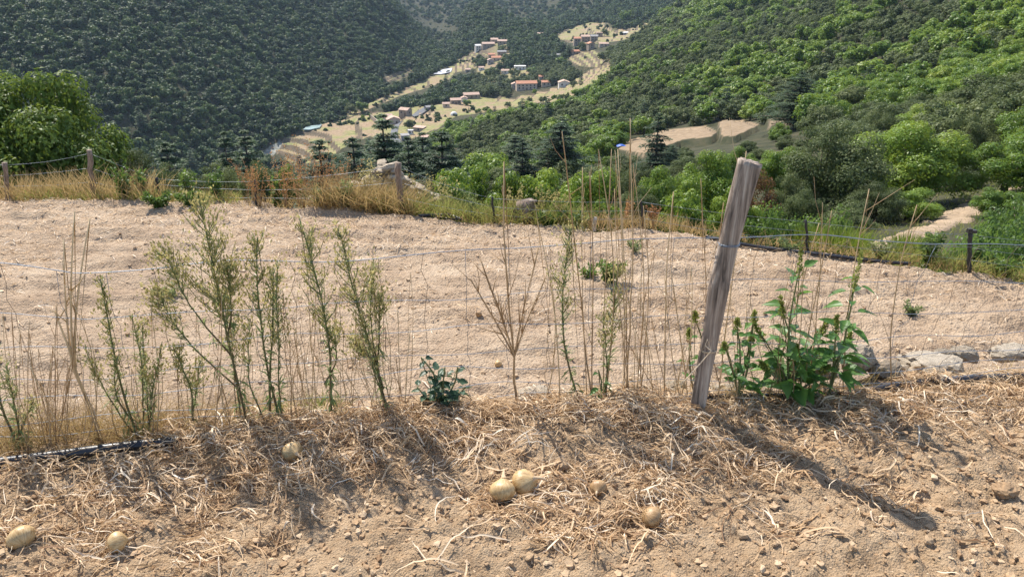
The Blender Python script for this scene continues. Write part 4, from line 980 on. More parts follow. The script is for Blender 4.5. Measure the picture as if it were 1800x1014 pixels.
for px, dy, h, kd, lab, n in [
    (216, .1, .62, 'green', 'leafy green weed beside the bare wooden post', 320), (240, .3, .45, 'green', 'pale leafed weed against the dry grass', 260),
    (300, -.5, .30, 'green', 'bright low weed creeping onto the field before the short metal post', 520), (345, -.3, .30, 'green', 'bright low weed next to the creeping one', 420),
    (318, .4, .5, 'green', 'taller green weed behind the short metal post', 300), (372, .3, .45, 'green', 'green weed between the metal posts', 260), (418, .4, .42, 'horse', 'dull green weed by the thin metal post', 220),
    (478, .3, .42, 'green', 'green weed under the rust coloured docks', 260), (610, .0, .45, 'horse', 'yellow-green weed before the low end of the rubble', 260), (566, .0, .42, 'horse', 'yellow-green weed at the tip of the rubble', 240),
    (640, .6, .85, 'pale', 'flowering weed rising over the rubble', 300), (742, .8, .72, 'pale', 'pointed flowering weed right of the wooden post', 220), (776, .9, .68, 'pale', 'pointed flowering weed before the chestnut bush', 220),
    (830, .3, .42, 'horse', 'dull weed left of the thin dark post', 220), (905, .4, .55, 'pale', 'beige flowering weed beside the stump', 240), (948, .3, .50, 'pale', 'beige seed stalk right of the stump', 160), (985, .2, .52, 'pale', 'beige feathery weed behind the tall dry stalks', 200),
    (965, .0, .30, 'green', 'small green weed at the foot of the beige seed stalk', 200), (1010, .1, .30, 'green', 'green weed by the small grey peg', 180), (1075, -2.4, .34, 'green', 'green weed growing alone in the field behind the dry stalks', 320), (1040, -2.2, .2, 'green', 'tiny weed beside the lone field weed', 120), (1120, -1.2, .22, 'horse', 'small sprawling weed in the straw near the field edge', 160),
    (1330, .3, .35, 'green', 'weed right of the leaning post at the field edge', 220), (1385, .0, .22, 'horse', 'low straggling weed on the lip of the field', 240), (1560, .3, .35, 'horse', 'weed below the smaller broom', 220), (1640, .2, .38, 'green', 'weed left of the post with the black insulator', 320), (1665, .6, .45, 'green', 'dense weed just beside the post with the insulator', 360),
    (1735, .5, .40, 'green', 'weed right of the post with the insulator', 320), (1780, .3, .32, 'green', 'weed at the right end of the field edge', 300), (1620, -1.5, .16, 'horse', 'flat grassy tuft out in the field before the insulator post', 160), (268, -4.6, .16, 'horse', 'small green tuft in the field behind the horseweeds', 140)]:
    p = edge_pt(px); p[1] += dy; 
    if dy < -1: p[0] *= p[1]/(p[1]-dy); p[2] = float(field_h(np.array([p[0]]), np.array([p[1]]))[0])
    elif dy > .3: p[2] -= (dy-.3)*.5
    weed('weed', p, h, kd, lab, None, .45 if h < .35 else .3, n, .085 if kd == 'green' else .06)
for k, (px, dy, h) in enumerate([(440, .2, .55), (458, .0, .62), (478, .3, .70), (500, .1, .66), (516, .4, .82), (532, .1, .70), (548, .3, .86), (565, .2, .80), (585, .3, .62), (600, .5, .5), (425, .4, .5), (1098, .2, .3), (1150, .1, .28)]):
    p = edge_pt(px); p[1] += dy
    weed('dock_plant', p, h, 'dock', 'rust coloured dry dock in the clump left of the rubble' if px < 900 else 'small rust coloured dock at the foot of the grey-green oak', 'rust coloured docks' if px < 900 else 'small docks', .3, 190, .045)

# collapsed dry stone wall
def rock_mesh(name, seed, mat=None, n=5, flat=1.0, amp=.45):
    g = np.random.default_rng(seed); k = np.linspace(-1, 1, n); V = []; F = []; idx = {}
    def vid(p):
        q = tuple(np.round(p, 4))
        if q not in idx: idx[q] = len(V); V.append(p)
        return idx[q]
    for ax in range(3):
        for sg in (-1, 1):
            for i in range(n-1):
                for j in range(n-1):
                    q = []
                    for a, b in ((i, j), (i+1, j), (i+1, j+1), (i, j+1)):
                        p = np.zeros(3); p[ax] = sg; p[(ax+1) % 3] = k[a]; p[(ax+2) % 3] = k[b]; q.append(vid(p))
                    F.append(q if sg > 0 else q[::-1])
    V = np.array(V); r = np.linalg.norm(V, axis=1)[:, None]; V = V/r*(.55+.45*r*.62)
    pl = g.normal(size=(7, 3)); pl /= np.linalg.norm(pl, axis=1)[:, None]
    for q in pl:
        d = V@q; lim = g.uniform(.55, .85); V = V-np.maximum(0, d-lim)[:, None]*q*.9
    V = V+g.normal(size=V.shape)*.035*amp/.45
    V[:, 2] *= flat
    me = np_mesh(name, V, F, mat or M['stone'], False, g.uniform(.25, .8)+.15*(g.random(len(F))-.5))
    return me
ROCK = [rock_mesh('rock', 40+i, None, 5, .7) for i in range(8)]
def rock(name, loc, sc, rot, parent=None, me=None):
    o = obj(name, me or R.choice(ROCK), parent); o.location = loc; o.scale = sc; o.rotation_euler = rot; return o
wb = edge_pt(660); wall2 = thing('stone_wall', wb+np.array([0, 1.3, 0]), 'collapsed dry stone wall with a ragged crest beyond the far fence', 'wall')
w0 = np.array(wall2.location)
for px in np.arange(545, 775, 6.5):
    crest = np.interp(px, [545, 570, 600, 625, 650, 668, 690, 705, 735, 750, 768, 775], [352, 342, 331, 323, 310, 288, 292, 312, 328, 334, 348, 358])
    for py in np.arange(crest+R.uniform(-3, 3), 372, 9.5):
        Y = edge_pt(px)[1]+1.0+(372-py)*.004+R.uniform(-.1, .1); p = at_y(px+R.uniform(-3, 3), py, Y)
        r = R.uniform(.055, .12)*(1.35 if R.random() < .2 else 1)
        rock('stone', p-w0, (r*R.uniform(1, 1.6), r*1.1, r*R.uniform(.55, .95)), (R.uniform(-.3, .3), R.uniform(-.3, .3)-(.25 if px < 640 else 0), R.random()*6), wall2)
b = MB(); V = []
pxs_ = np.arange(540, 782, 10.)
for px in pxs_:
    crest = np.interp(px, [540, 570, 600, 625, 650, 668, 690, 705, 735, 750, 768, 780], [368, 360, 350, 343, 330, 312, 318, 334, 350, 354, 366, 376])
    Y = edge_pt(px)[1]+1.05; V.append(at_y(px, crest, Y+.12)-w0); V.append(at_y(px, 380, Y+.02)-w0); V.append(at_y(px, crest, Y+.5)-w0)
n = len(pxs_); b.add(V, [[3*i+1, 3*i+4, 3*i+3, 3*i] for i in range(n-1)]+[[3*i, 3*i+3, 3*i+5, 3*i+2] for i in range(n-1)], .25); b.obj('rubble_core', M['stone'], wall2)
# stump, black pipe end, small peg at the field edge
sp_ = edge_pt(922); sp_[1] += .35; st = thing('tree_stump', sp_, 'old grey split stump at the far field edge', 'stump')
b = MB(); th = np.linspace(0, 1, 6)
b.tube([[0, 0, -.2], [0, 0, .1], [.02, 0, .25], [.0, .02, .36]], [.26, .22, .19, .16], 12, .35, 0, True, .45); b.obj('trunk', M['farwoodpost'], st)
b = MB(); b.tube([[.05, -.05, .26], [.12, -.1, .36], [.22, -.12, .38]], [.07, .05, .02], 7, .7, 0, True, .3); b.obj('broken_limb', M['oldwood'], st)
M['pipe'] = tint_mat('black_pipe', [(0, (.010, .010, .012)), (1, (.030, .030, .036))], 0.38, None, 0, None, .5)
def pipe(name, pts, r, lab):
    b = MB(); pts = np.array(pts); u = np.linspace(0, len(pts)-1, len(pts)*5); P = np.stack([np.interp(u, range(len(pts)), pts[:, i]) for i in range(3)], 1)
    for _ in range(4): P[1:-1] = (P[:-2]+2*P[1:-1]+P[2:])/4
    b.tube(P, r, 10, .5); return tag(b.obj(name, M['pipe']), lab, 'pipe')
pipe('water_pipe', [edge_pt(px, py)+[0, 0, .03] for px, py in ((735, 384), (770, 381), (790, 382), (812, 389))], .03, 'short black water pipe at the edge of the straw below the chestnut bush')
pipe('water_pipe', [edge_pt(px, py)+[0, 0, .03] for px, py in ((1240, 420), (1262, 424), (1300, 430), (1350, 437), (1450, 452), (1530, 458), (1560, 462), (1600, 466))], .028, 'long black water pipe lying on the lip of the field under the broom')
b = MB(); pg = edge_pt(1046); b.tube(pg+np.array([[0, .1, -.1], [0, .1, .1], [.01, .1, .16]]), [.035, .035, .03], 8, .8); tag(b.obj('peg', M['stone']), 'small pale grey peg at the field edge behind the dry stalks', 'peg')

# bank beyond the right corner: broom, scrub and ground cover
def broom(px, py, Y, wpx, h, label):
    p = at_y(px, py, Y); g = float(H(np.array([p[0]]), np.array([p[1]]))[0]); g = min(g, p[2]+.1)
    w = wpx/FPX*Y/2
    t = thing('broom_shrub', (p[0], p[1], p[2]), label, 'shrub'); sb = MB(); lb = MB(); n = 1600
    a = NR.random(n)*6.28; rr = np.sqrt(NR.random(n))*w; P = np.c_[np.cos(a)*rr*.6, np.sin(a)*rr*.5, NR.uniform(-.4, .15, n)]
    D = np.c_[np.cos(a)*rr/w*.55, np.sin(a)*rr/w*.55, np.ones(n)]+.18*NR.normal(size=(n, 3))
    lb.leaves(P, D, rdir(n), h*NR.uniform(.5, 1.15, n), .022, NR.random(n), 0, .05)
    for q in range(9): sb.tube([[0, 0, -.5], [R.uniform(-.3, .3)*w, R.uniform(-.3, .3)*w, .3*h], [R.uniform(-.6, .6)*w, R.uniform(-.5, .5)*w, .75*h]], [.02, .012, .005], 4, .5)
    sb.obj('stem', M['gstem'], t); tag(lb.obj('twigs', M['broom'], t), kind='stuff')
broom(1478, 446, 15.5, 150, .55, 'wide bright yellow-green broom shrub under the large holm oak')
broom(1590, 458, 14.5, 70, .50, 'narrower bright broom shrub beside the dirt track')
broom(1420, 430, 17, 60, .4, 'low broom shrub at the foot of the half-dead brown tree')
bankn = 0
LOWS = [broadleaf('ground_shrub', (M['ivy'], M['bark']), .75, .34, 0.02, 3000, .055, .03, 20, .36) for _ in range(3)]
for (px, py, Y) in [(1770, 392, 20), (1800, 372, 22), (1760, 420, 16), (1800, 410, 16.5), (1840, 395, 18), (1725, 440, 14.5), (1790, 440, 13.5), (1750, 460, 12.8), (1840, 450, 13), (1660, 462, 13.4), (1850, 420, 15), (1752, 412, 17), (1810, 425, 15), (1860, 470, 12.4), (1700, 462, 13), (1450, 405, 21), (1380, 395, 21), (1330, 390, 20), (1300, 388, 20)]:
    g = at_y(px, py, Y); z = float(H(g[0:1], g[1:2])[0]); bankn += 1
    t = place_tree('ground_shrub', R.choice(LOWS), (g[0], g[1], min(z, g[2])-.05), R.uniform(.9, 1.5), R.random()*6.3, 'low sprawling green shrub on the bank between field and dirt track' if px > 1560 else 'low green shrub below the large trees at the field corner', 'shrub', 'low shrubs on the bank by the track' if px > 1560 else 'low shrubs at the field corner')
    if g[2]-z > .2: t.scale.z *= 1.0+(g[2]-z)*.9
# dry ground cover on the slope by the track
gmb = MB(); n = 15000
X = NR.uniform(7, 34, n); Y = NR.uniform(13, 46, n); k = ~in_field(X, Y, .8); X, Y = X[k], Y[k]
Z = H(X, Y); qx, qy = project(X, Y, Z)
k = (qx > 1250) & (qx < 1950) & ~inpoly(qx, qy, [(1500, 452), (1580, 424), (1650, 394), (1700, 370), (1730, 350), (1755, 346), (1735, 368), (1690, 388), (1630, 412), (1550, 442)])
P = np.c_[X, Y, Z-.02][k]; cl = fbm(P[:, 0]*.5, P[:, 1]*.5, 3)
blades(gmb, P, .22+.12*cl, .03, .5, np.clip(.45+.5*cl+.4*(NR.random(len(P))-.5), 0, 1))
tag(gmb.obj('track_grass', M['greengrass']), 'patchy dry grass on the slope round the dirt track', 'grass', kind='stuff')
# ------------------------------------------------------------------ straw, clods and onions on the field
def ribbons(n, xy, heading, L, W, curl, z_fn, lift, tint, segs=6, arch=.0, tilt=.6):
    """curved dry leaves lying on a surface"""
    P = np.zeros((n, segs+1, 2)); th = heading.copy(); P[:, 0] = xy; k = curl*NR.normal(size=n); dk = curl*.8*NR.normal(size=n)
    st = L/segs; TH = np.zeros((n, segs+1)); TH[:, 0] = th
    for i in range(1, segs+1):
        P[:, i, 0] = P[:, i-1, 0]+np.cos(th)*st; P[:, i, 1] = P[:, i-1, 1]+np.sin(th)*st
        th = th+(k+dk*(i/segs-.5))/segs; TH[:, i] = th
    f = np.linspace(0, 1, segs+1)[None]
    Z = z_fn(P[:, :, 0], P[:, :, 1])
    Zm = np.maximum(Z, Z.mean(1, keepdims=True)-.01)
    Z = Zm+lift[:, None]+(arch*NR.random(n))[:, None]*np.sin(f*math.pi*NR.uniform(.8, 1.6, n)[:, None])+(.3*arch*NR.normal(size=n))[:, None]*f
    wprof = (W[:, None]*np.minimum(1, .35+f*3)*np.minimum(1, .25+(1-f)*2.5))/2
    tw = tilt*NR.normal(size=n)[:, None]+NR.normal(size=n)[:, None]*f*1.2
    sx_ = -np.sin(TH)*np.cos(tw); sy_ = np.cos(TH)*np.cos(tw); sz_ = np.sin(tw)
    A = np.stack([P[:, :, 0]-sx_*wprof, P[:, :, 1]-sy_*wprof, Z-sz_*wprof], -1); B = np.stack([P[:, :, 0]+sx_*wprof, P[:, :, 1]+sy_*wprof, Z+sz_*wprof], -1)
    C = np.stack([P[:, :, 0], P[:, :, 1], Z-wprof*.5], -1)
    V = np.stack([A, C, B], 2).reshape(-1, 3); m = (segs+1)*3
    base = np.arange(n)[:, None, None]*m+np.arange(segs)[None, :, None]*3
    F = np.concatenate([base+np.array([0, 1, 4, 3]), base+np.array([1, 2, 5, 4])], 2).reshape(-1, 4)
    return V, F, np.repeat(tint, segs*2)
fs = MB(); n = 44000
X = NR.uniform(-13, 11, n); Y = NR.uniform(3.5, 14.6, n)
dn = fbm(X*.35, Y*.9, 3)+.45*smooth(2.5, .3, np.interp(X, FAR[:, 0], FAR[:, 1])-Y)
k = in_field(X, Y, -.05) & (NR.random(n) < np.clip(.30+1.1*dn, .06, 1)); X, Y = X[k], Y[k]; n = len(X)
V, F, T = ribbons(n, np.c_[X, Y], NR.normal(size=n)*.9, NR.uniform(.05, .20, n), NR.uniform(.005, .013, n), 1.4, field_h, np.full(n, .012), np.clip(.66+.22*NR.normal(size=n), 0, 1), 3, .03)
fs.add(V, F, T); tag(fs.obj('field_straw', M['straw']), 'scattered pale straw lying over the tilled field', 'straw', kind='stuff')
CL = []
def clod_cloud(name, X, Y, R_, z_fn, mat, tint, label, sink=.35):
    base = rock_mesh('clod', 77, mat, 3, .8); bv = np.empty(len(base.vertices)*3, np.float32); base.vertices.foreach_get('co', bv); bv = bv.reshape(-1, 3)
    bf = np.array([list(p.vertices) for p in base.polygons]); bpy.data.meshes.remove(base)
    n = len(X); a = NR.random(n)*6.28; c, s_ = np.cos(a), np.sin(a); sc3 = R_[:, None]*NR.uniform(.65, 1.3, (n, 3))
    v = bv[None]*sc3[:, None, :]*(1+.22*NR.normal(size=(n, len(bv), 1)))
    x = v[:, :, 0]*c[:, None]-v[:, :, 1]*s_[:, None]; y = v[:, :, 0]*s_[:, None]+v[:, :, 1]*c[:, None]
    Z = z_fn(X, Y)+R_*(.5-sink)
    V = np.stack([x+X[:, None], y+Y[:, None], v[:, :, 2]+Z[:, None]], -1).reshape(-1, 3)
    F = (bf[None]+np.arange(n)[:, None, None]*len(bv)).reshape(-1, 4)
    b = MB(); b.add(V, F, np.repeat(tint, len(bf))); return tag(b.obj(name, mat, None, False), label, 'soil', kind='stuff')
M['clod'] = tint_mat('clod_soil', [(0, (.24, .148, .082)), (.5, (.40, .27, .158)), (1, (.54, .40, .26))], .95, 60, .25, (220, .7, .004), .1)
M['fclod'] = tint_mat('field_clod', [(0, (.27, .18, .11)), (.5, (.42, .305, .195)), (1, (.55, .43, .30))], .95, 20, .25, None, .1)
n = 5000; X = NR.uniform(-12, 10, n); Y = 3.6+11*NR.random(n)**1.3; k = in_field(X, Y, -.1); X, Y = X[k], Y[k]
clod_cloud('field_clods', X, Y, .008+.03*NR.random(len(X))**4, field_h, M['fclod'], NR.random(len(X)), 'small clods of dry earth on the tilled field')

# ------------------------------------------------------------------ foreground bed: clods and dry onion leaves
n = 17000; X = NR.uniform(-2.2, 2.6, n); Y = NR.uniform(1.2, 3.1, n); k = Y < fence_y(X)+.05; X, Y = X[k], Y[k]
clod_cloud('soil_clods', X, Y, .0022+.012*NR.random(len(X))**5+.002*NR.random(len(X)), fore_h, M['clod'], np.clip(.5+.25*NR.normal(size=len(X)), 0, 1), 'crumbs and clods of dry earth on the upper bed')
def straw_density(px, py, fy):
    """fy = distance in front of the fence line"""
    d = np.zeros_like(px)+.022
    d = np.maximum(d, 1.0*smooth(.36, .10, fy)*smooth(230, 330, px))
    d = np.maximum(d, .6*smooth(.55, .28, fy)*smooth(1150, 1250, px)*smooth(1620, 1480, px))
    d = np.maximum(d, .40*inpoly(px, py, [(-200, 830), (250, 800), (520, 830), (500, 900), (300, 940), (-200, 980)]))
    d = np.maximum(d, .20*inpoly(px, py, [(0, 900), (520, 830), (600, 900), (400, 1014), (100, 1014)]))
    d = np.maximum(d, .5*inpoly(px, py, [(830, 880), (900, 840), (1100, 800), (1240, 820), (1180, 960), (960, 960), (860, 930)]))
    d = np.maximum(d, .6*inpoly(px, py, [(350, 780), (760, 740), (740, 850), (420, 860)]))
    d = np.maximum(d, .3*inpoly(px, py, [(1480, 840), (1600, 830), (1620, 910), (1500, 920)]))
    d = d*(1-.93*smooth(.12, .06, fy)*smooth(300, 230, px))
    return d*np.clip(.75+1.3*fbm(px/70., py/45., 3), .12, 1.3)
nb = 13000; X = NR.uniform(-2.3, 2.9, nb); Y = NR.uniform(1.25, 3.15, nb); fyd = fence_y(X)-Y
px_, py_ = project(X, Y, 0*X); k = (fyd > -.06) & (NR.random(nb) < straw_density(px_, py_, fyd)); X, Y, fyd = X[k], Y[k], fyd[k]
reps = NR.integers(4, 12, len(X)); idx = np.repeat(np.arange(len(X)), reps); n = len(idx)
head = (np.where(NR.random(len(X)) < .6, NR.normal(size=len(X))*.45-.25, NR.random(len(X))*6.28))[idx]+.38*NR.normal(size=n)
L = NR.uniform(.03, .17, n); pos = np.c_[X[idx], Y[idx]]+NR.normal(size=(n, 2))*.028-np.c_[np.cos(head), np.sin(head)]*(L/2)[:, None]
bt = np.clip(.47+.21*NR.normal(size=len(X)), .05, .95)[idx]
pile = smooth(.42, .1, fyd)[idx]*(.035-.018*smooth(.4, 1.0, X))[idx]
fm_ = np.clip(bt+.13*NR.normal(size=n), 0, 1)
V, F, T = ribbons(n, pos, head, L, NR.uniform(.0014, .0050, n)*np.where(NR.random(n) < .10, 1.8, 1), 1.05, fore_h, .003+(pile+.008)*NR.random(n), fm_, 6, .02)
print('straw', n)
sb = MB(); sb.add(V, F, T); tag(sb.obj('straw_litter', M['straw']), 'tangled litter of dry onion leaves under the near fence', 'straw', kind='stuff')
nc = 15000; X = NR.uniform(-2.2, 2.7, nc); Y = NR.uniform(1.3, 3.1, nc); fyd = fence_y(X)-Y; px_, py_ = project(X, Y, 0*X)
k = (fyd > -.05) & (NR.random(nc) < straw_density(px_, py_, fyd)*.9+.12); X, Y = X[k], Y[k]; nc = len(X)
V, F, T = ribbons(nc, np.c_[X, Y], NR.random(nc)*6.28, NR.uniform(.008, .035, nc), NR.uniform(.001, .0055, nc), 1.0, fore_h, .002+.012*NR.random(nc), np.clip(.5+.25*NR.normal(size=nc), 0, 1), 2, .008)
sb = MB(); sb.add(V, F, T); tag(sb.obj('straw_chaff', M['straw']), 'broken chaff of dry leaf scattered on the upper bed', 'straw', kind='stuff')
# the largest single leaves lie on top, one object each
nl = 170; X = NR.uniform(-1.9, 2.3, 4000); Y = NR.uniform(1.5, 2.9, 4000); fyd = fence_y(X)-Y; px_, py_ = project(X, Y, 0*X)
k = np.where((fyd > .02) & (px_ > 0) & (px_ < 1790) & (py_ < 1005) & (NR.random(4000) < straw_density(px_, py_, fyd)*.8+.12))[0][:nl]
for i in k:
    nl1 = 1; hd = np.array([NR.random()*6.28]); Ls = np.array([NR.uniform(.08, .20)])
    V, F, T = ribbons(1, np.array([[X[i], Y[i]]]), hd, Ls, np.array([NR.uniform(.003, .007)]), 1.2, fore_h, np.array([.014+.02*max(0, .3-fyd[i])]), np.array([NR.uniform(.55, .95)]), 9, .02)
    o = obj('dry_leaf', np_mesh('dry_leaf', V-V[0], F, M['straw'], True, T)); o.location = V[0]
    qx = px_[i]
    tag(o, 'long bleached onion leaf lying on the '+('straw below the near fence' if fyd[i] < .35 else 'bare earth of the upper bed'), 'dry leaf', 'bleached leaves on the straw' if fyd[i] < .35 else 'bleached leaves on the earth')

# ------------------------------------------------------------------ onions
def onion_mat(name, c0, c1, c2):
    m, nt, b = new_mat(name); co = coords(nt)
    sx_ = nt.nodes.new('ShaderNodeSeparateXYZ'); nt.links.new(co, sx_.inputs[0])
    an = math_n(nt, 'ARCTAN2', sx_.outputs[1], sx_.outputs[0]); cv = nt.nodes.new('ShaderNodeCombineXYZ'); nt.links.new(an, cv.inputs[0]); nt.links.new(math_n(nt, 'MULTIPLY', sx_.outputs[2], 6.0), cv.inputs[1])
    n1 = noise(nt, 9, 4, .6, cv.outputs[0]); n2 = noise(nt, 40, 4, .6, co)
    f = math_n(nt, 'ADD', math_n(nt, 'MULTIPLY', n1, .6), math_n(nt, 'MULTIPLY', n2, .4))
    nt.links.new(ramp(nt, f, [(.35, c0), (.5, c1), (.65, c2)]), b.inputs['Base Color']); b.inputs['Roughness'].default_value = .42; b.inputs['Specular IOR Level'].default_value = .4
    bump(nt, b, n1, .35, .004); return m
M['onion'] = onion_mat('onion_skin', (.30, .17, .065), (.47, .315, .145), (.58, .43, .235))
M['onion2'] = onion_mat('dirty_onion_skin', (.20, .105, .045), (.33, .20, .09), (.44, .30, .155))
def onion(px, py, r, tilt, az, label, mat='onion', sink=.3, neck=True):
    g = at_z(px, py, 0); z = float(fore_h(np.array([g[0]]), np.array([g[1]]))[0])
    t = thing('onion', (g[0], g[1], z+r*(1-sink)), label, 'onion')
    prof = [(.0, -.86), (.25, -.84), (.6, -.70), (.88, -.40), (1.0, -.02), (.95, .32), (.74, .62), (.45, .84), (.24, 1.0), (.15, 1.12), (.0, 1.14)]
    na = 28; a = np.linspace(0, 2*math.pi, na, endpoint=False); V = []
    for i, (q, zz) in enumerate(prof):
        rr = q*(1+.03*np.sin(a*3+1)+.018*np.sin(a*9)); V.append(np.c_[np.cos(a)*rr, np.sin(a)*rr, np.full(na, zz*.92)])
    V = np.concatenate(V)*r; i_ = np.arange(len(prof)-1)[:, None]*na; j = np.arange(na)[None]; j2 = (j+1) % na
    F = np.stack([i_+j, i_+j2, i_+na+j2, i_+na+j], -1).reshape(-1, 4)
    bu = obj('bulb', np_mesh('onion_bulb', V, F, M[mat], True), t)
    if neck:
        b = MB(); q = NR.normal(size=3)*.2
        b.tube(np.array([[0, 0, .95], [.05+q[0]*.3, q[1]*.3, 1.25], [.25+q[0], q[1], 1.5], [.6+q[0], q[1]*2, 1.55]])*r, np.array([.22, .13, .10, .04])*r, 7, .6, 0, True, .4); b.obj('neck', M['straw'], t)
    b = MB()
    for q in range(9):
        d = NR.normal(size=2)*.22; b.tube(np.array([[d[0]*.4, d[1]*.4, -.76], [d[0], d[1], -.9], [d[0]*1.8, d[1]*1.8, -.98]])*r, np.array([.03, .02, .01])*r, 4, .4)
    tag(b.obj('roots', M['onionroot'], t), kind='stuff')
    t.rotation_euler = (tilt*math.cos(az), tilt*math.sin(az), R.random()*6)
onion(884, 874, .043, .7, 2.2, 'golden onion with neck leaning on a larger onion')
onion(922, 856, .047, .9, .6, 'large golden onion with split skin behind another onion')
onion(1052, 866, .029, 1.6, 1.0, 'small brown shrivelled onion in the straw beside the onion pair', 'onion2')
onion(1144, 922, .034, 2.6, .3, 'hairy brown onion resting upside down on the straw fan', 'onion2', .35, False)
onion(516, 808, .037, 1.3, 1.8, 'pale onion half buried in straw near the fence', 'onion', .45)
onion(208, 964, .031, 2.2, .5, 'small onion in thin straw near the sunken pale onion', 'onion', .35)
onion(42, 956, .040, 1.4, 2.4, 'large pale onion sunk in the earth beside a smaller one', 'onion', .55, False)
for px, py, lab, r in ((876, 640, 'yellow onion left on the tilled field', .045), (1115, 548, 'small brown onion on the field behind the dry stalks', .04), (842, 560, 'brown rotten onion out in the field', .045)):
    g = at_z(px, py, FIELD_Z); z = float(field_h(np.array([g[0]]), np.array([g[1]]))[0])
    t = thing('onion', (g[0], g[1], z+r*.5), lab, 'onion')
    pr = [(.05, -.9), (.7, -.6), (1, 0), (.75, .6), (.25, .95), (.1, 1.3)]; na = 12; a = np.linspace(0, 6.283, na, endpoint=False)
    V = np.concatenate([np.c_[np.cos(a)*q, np.sin(a)*q, np.full(na, zz)] for q, zz in pr])*r; i_ = np.arange(5)[:, None]*na; j = np.arange(na)[None]; j2 = (j+1) % na
    obj('bulb', np_mesh('onion_bulb', V, np.stack([i_+j, i_+j2, i_+na+j2, i_+na+j], -1).reshape(-1, 4), M['onion' if 'yellow' in lab else 'onion2'], True), t)
    b = MB(); b.tube(np.array([[0, 0, 1.1], [.2, .1, 1.5], [.6, .1, 1.6]])*r, np.array([.14, .1, .04])*r, 5, .6); b.obj('neck', M['straw'], t); t.rotation_euler = (.9, .3, R.random()*6)

# ------------------------------------------------------------------ irrigation pipe and stones along the near fence
def bed(px, py, dz=0.0):
    g = at_z(px, py, 0); g[2] = float(fore_h(np.array([g[0]]), np.array([g[1]]))[0])+dz; return g
HP = []
for px in np.arange(-300, 2100, 60.):
    py = np.interp(px, [-300, 0, 110, 225, 330, 430, 520, 600, 700, 1000, 1200, 1270, 1400, 1500, 1600, 1650, 1800, 2100], [855, 824, 810, 797, 782, 768, 760, 752, 744, 724, 712, 706, 702, 694, 684, 678, 664, 636])
    g = at_z(px, py, 0); zz = .030 if px < 260 else .022 if px < 320 else .018 if px < 650 else .0 if px < 1150 else .012
    HP.append([g[0], g[1], zz+float(.030*fbm(g[0:1]*1.7, g[1:2]*1.7, 3)[0])])
pipe('irrigation_pipe', HP, .019, 'thick black irrigation pipe along the foot of the near fence')
def near_rock(px, py, wpx, hpx, lab, seed, tint=None, flat=.7, sub=None, rot=0.0, dist=.1):
    g = bed(px, py); Y = fence_y(g[0])+dist; p = at_y(px, py, Y); dep = Y*1.02
    w = wpx/FPX*dep/2*1.15; h = hpx/FPX*dep/2*1.15
    me = rock_mesh('stone', seed, None, 9, 1.0, .6)
    o = obj('stone', me); o.location = (p[0], p[1], p[2]-h*.2); o.scale = (w, max(w*.7, .03), h); o.rotation_euler = (R.uniform(-.15, .15), R.uniform(-.15, .15), rot)
    return tag(o, lab, 'stone')
near_rock(1508, 628, 72, 66, 'cracked upright stone with ochre face behind the amaranth', 301, dist=.18)
near_rock(1450, 640, 60, 50, 'ochre stone half hidden by the amaranth leaves', 302, dist=.2)
near_rock(1560, 648, 70, 46, 'dark grey stone at the foot of the cracked upright stone', 303, dist=.14)
near_rock(1640, 640, 130, 52, 'broad grey stone on the terrace rim', 304, dist=.22)
near_rock(1697, 620, 56, 34, 'tilted pale slab on top of the broad grey stone', 305, .4, dist=.26)
near_rock(1662, 622, 46, 26, 'pale stone beside the tilted slab', 306, dist=.28)
near_rock(1778, 616, 82, 34, 'grey rim stone with dry tufts before it', 307, dist=.26)
near_rock(1860, 612, 90, 40, 'grey rim stone partly out of view', 308, dist=.26)
near_rock(936, 694, 84, 36, 'dark lichen covered stone at the foot of the branching dry plant', 309, dist=.10)
near_rock(1124, 690, 60, 40, 'brownish stone among the dry stalk bases', 310, dist=.10)
near_rock(1185, 682, 56, 30, 'pale stone on the rim left of the leaning post', 311, dist=.14)
near_rock(1270, 684, 70, 30, 'pale flat stone just behind the leaning post', 312, dist=.16)
near_rock(860, 712, 46, 22, 'grey stone beside the dark leafy plant', 313, dist=.08)
near_rock(1395, 650, 80, 40, 'pale stone hidden behind the big amaranth', 314, dist=.2)
g = bed(1765, 868); o = obj('stone', rock_mesh('stone', 330, M['clod'], 7, 1, .6)); o.location = g+[0, 0, .008]; o.scale = (.055, .04, .026); o.rotation_euler = (.2, .1, .4); tag(o, 'flat earthy stone lying on the bare bed with a dark shadow', 'stone')
for px, py, r, lab in ((930, 980, .016, 'pale pebble on the bare earth below the straw fan'), (1135, 952, .014, 'tan pebble below the hairy brown onion'), (1305, 945, .018, 'square earthy pebble on the bare right bed'), (450, 975, .016, 'brown clod on the bare earth right of the onion with the long leaf'), (985, 820, .03, 'flat pale stone lying in the straw'), (332, 1000, .014, 'round pebble low on the bed'), (155, 835, .03, 'stone below the black pipe')):
    g = bed(px, py); o = obj('stone', rock_mesh('stone', R.randint(400, 900), M['clod'], 5, 1, .6)); o.location = g+[0, 0, r*.2]; o.scale = (r*1.2, r, r*.7); o.rotation_euler = (0, 0, R.random()*6); tag(o, lab, 'stone')

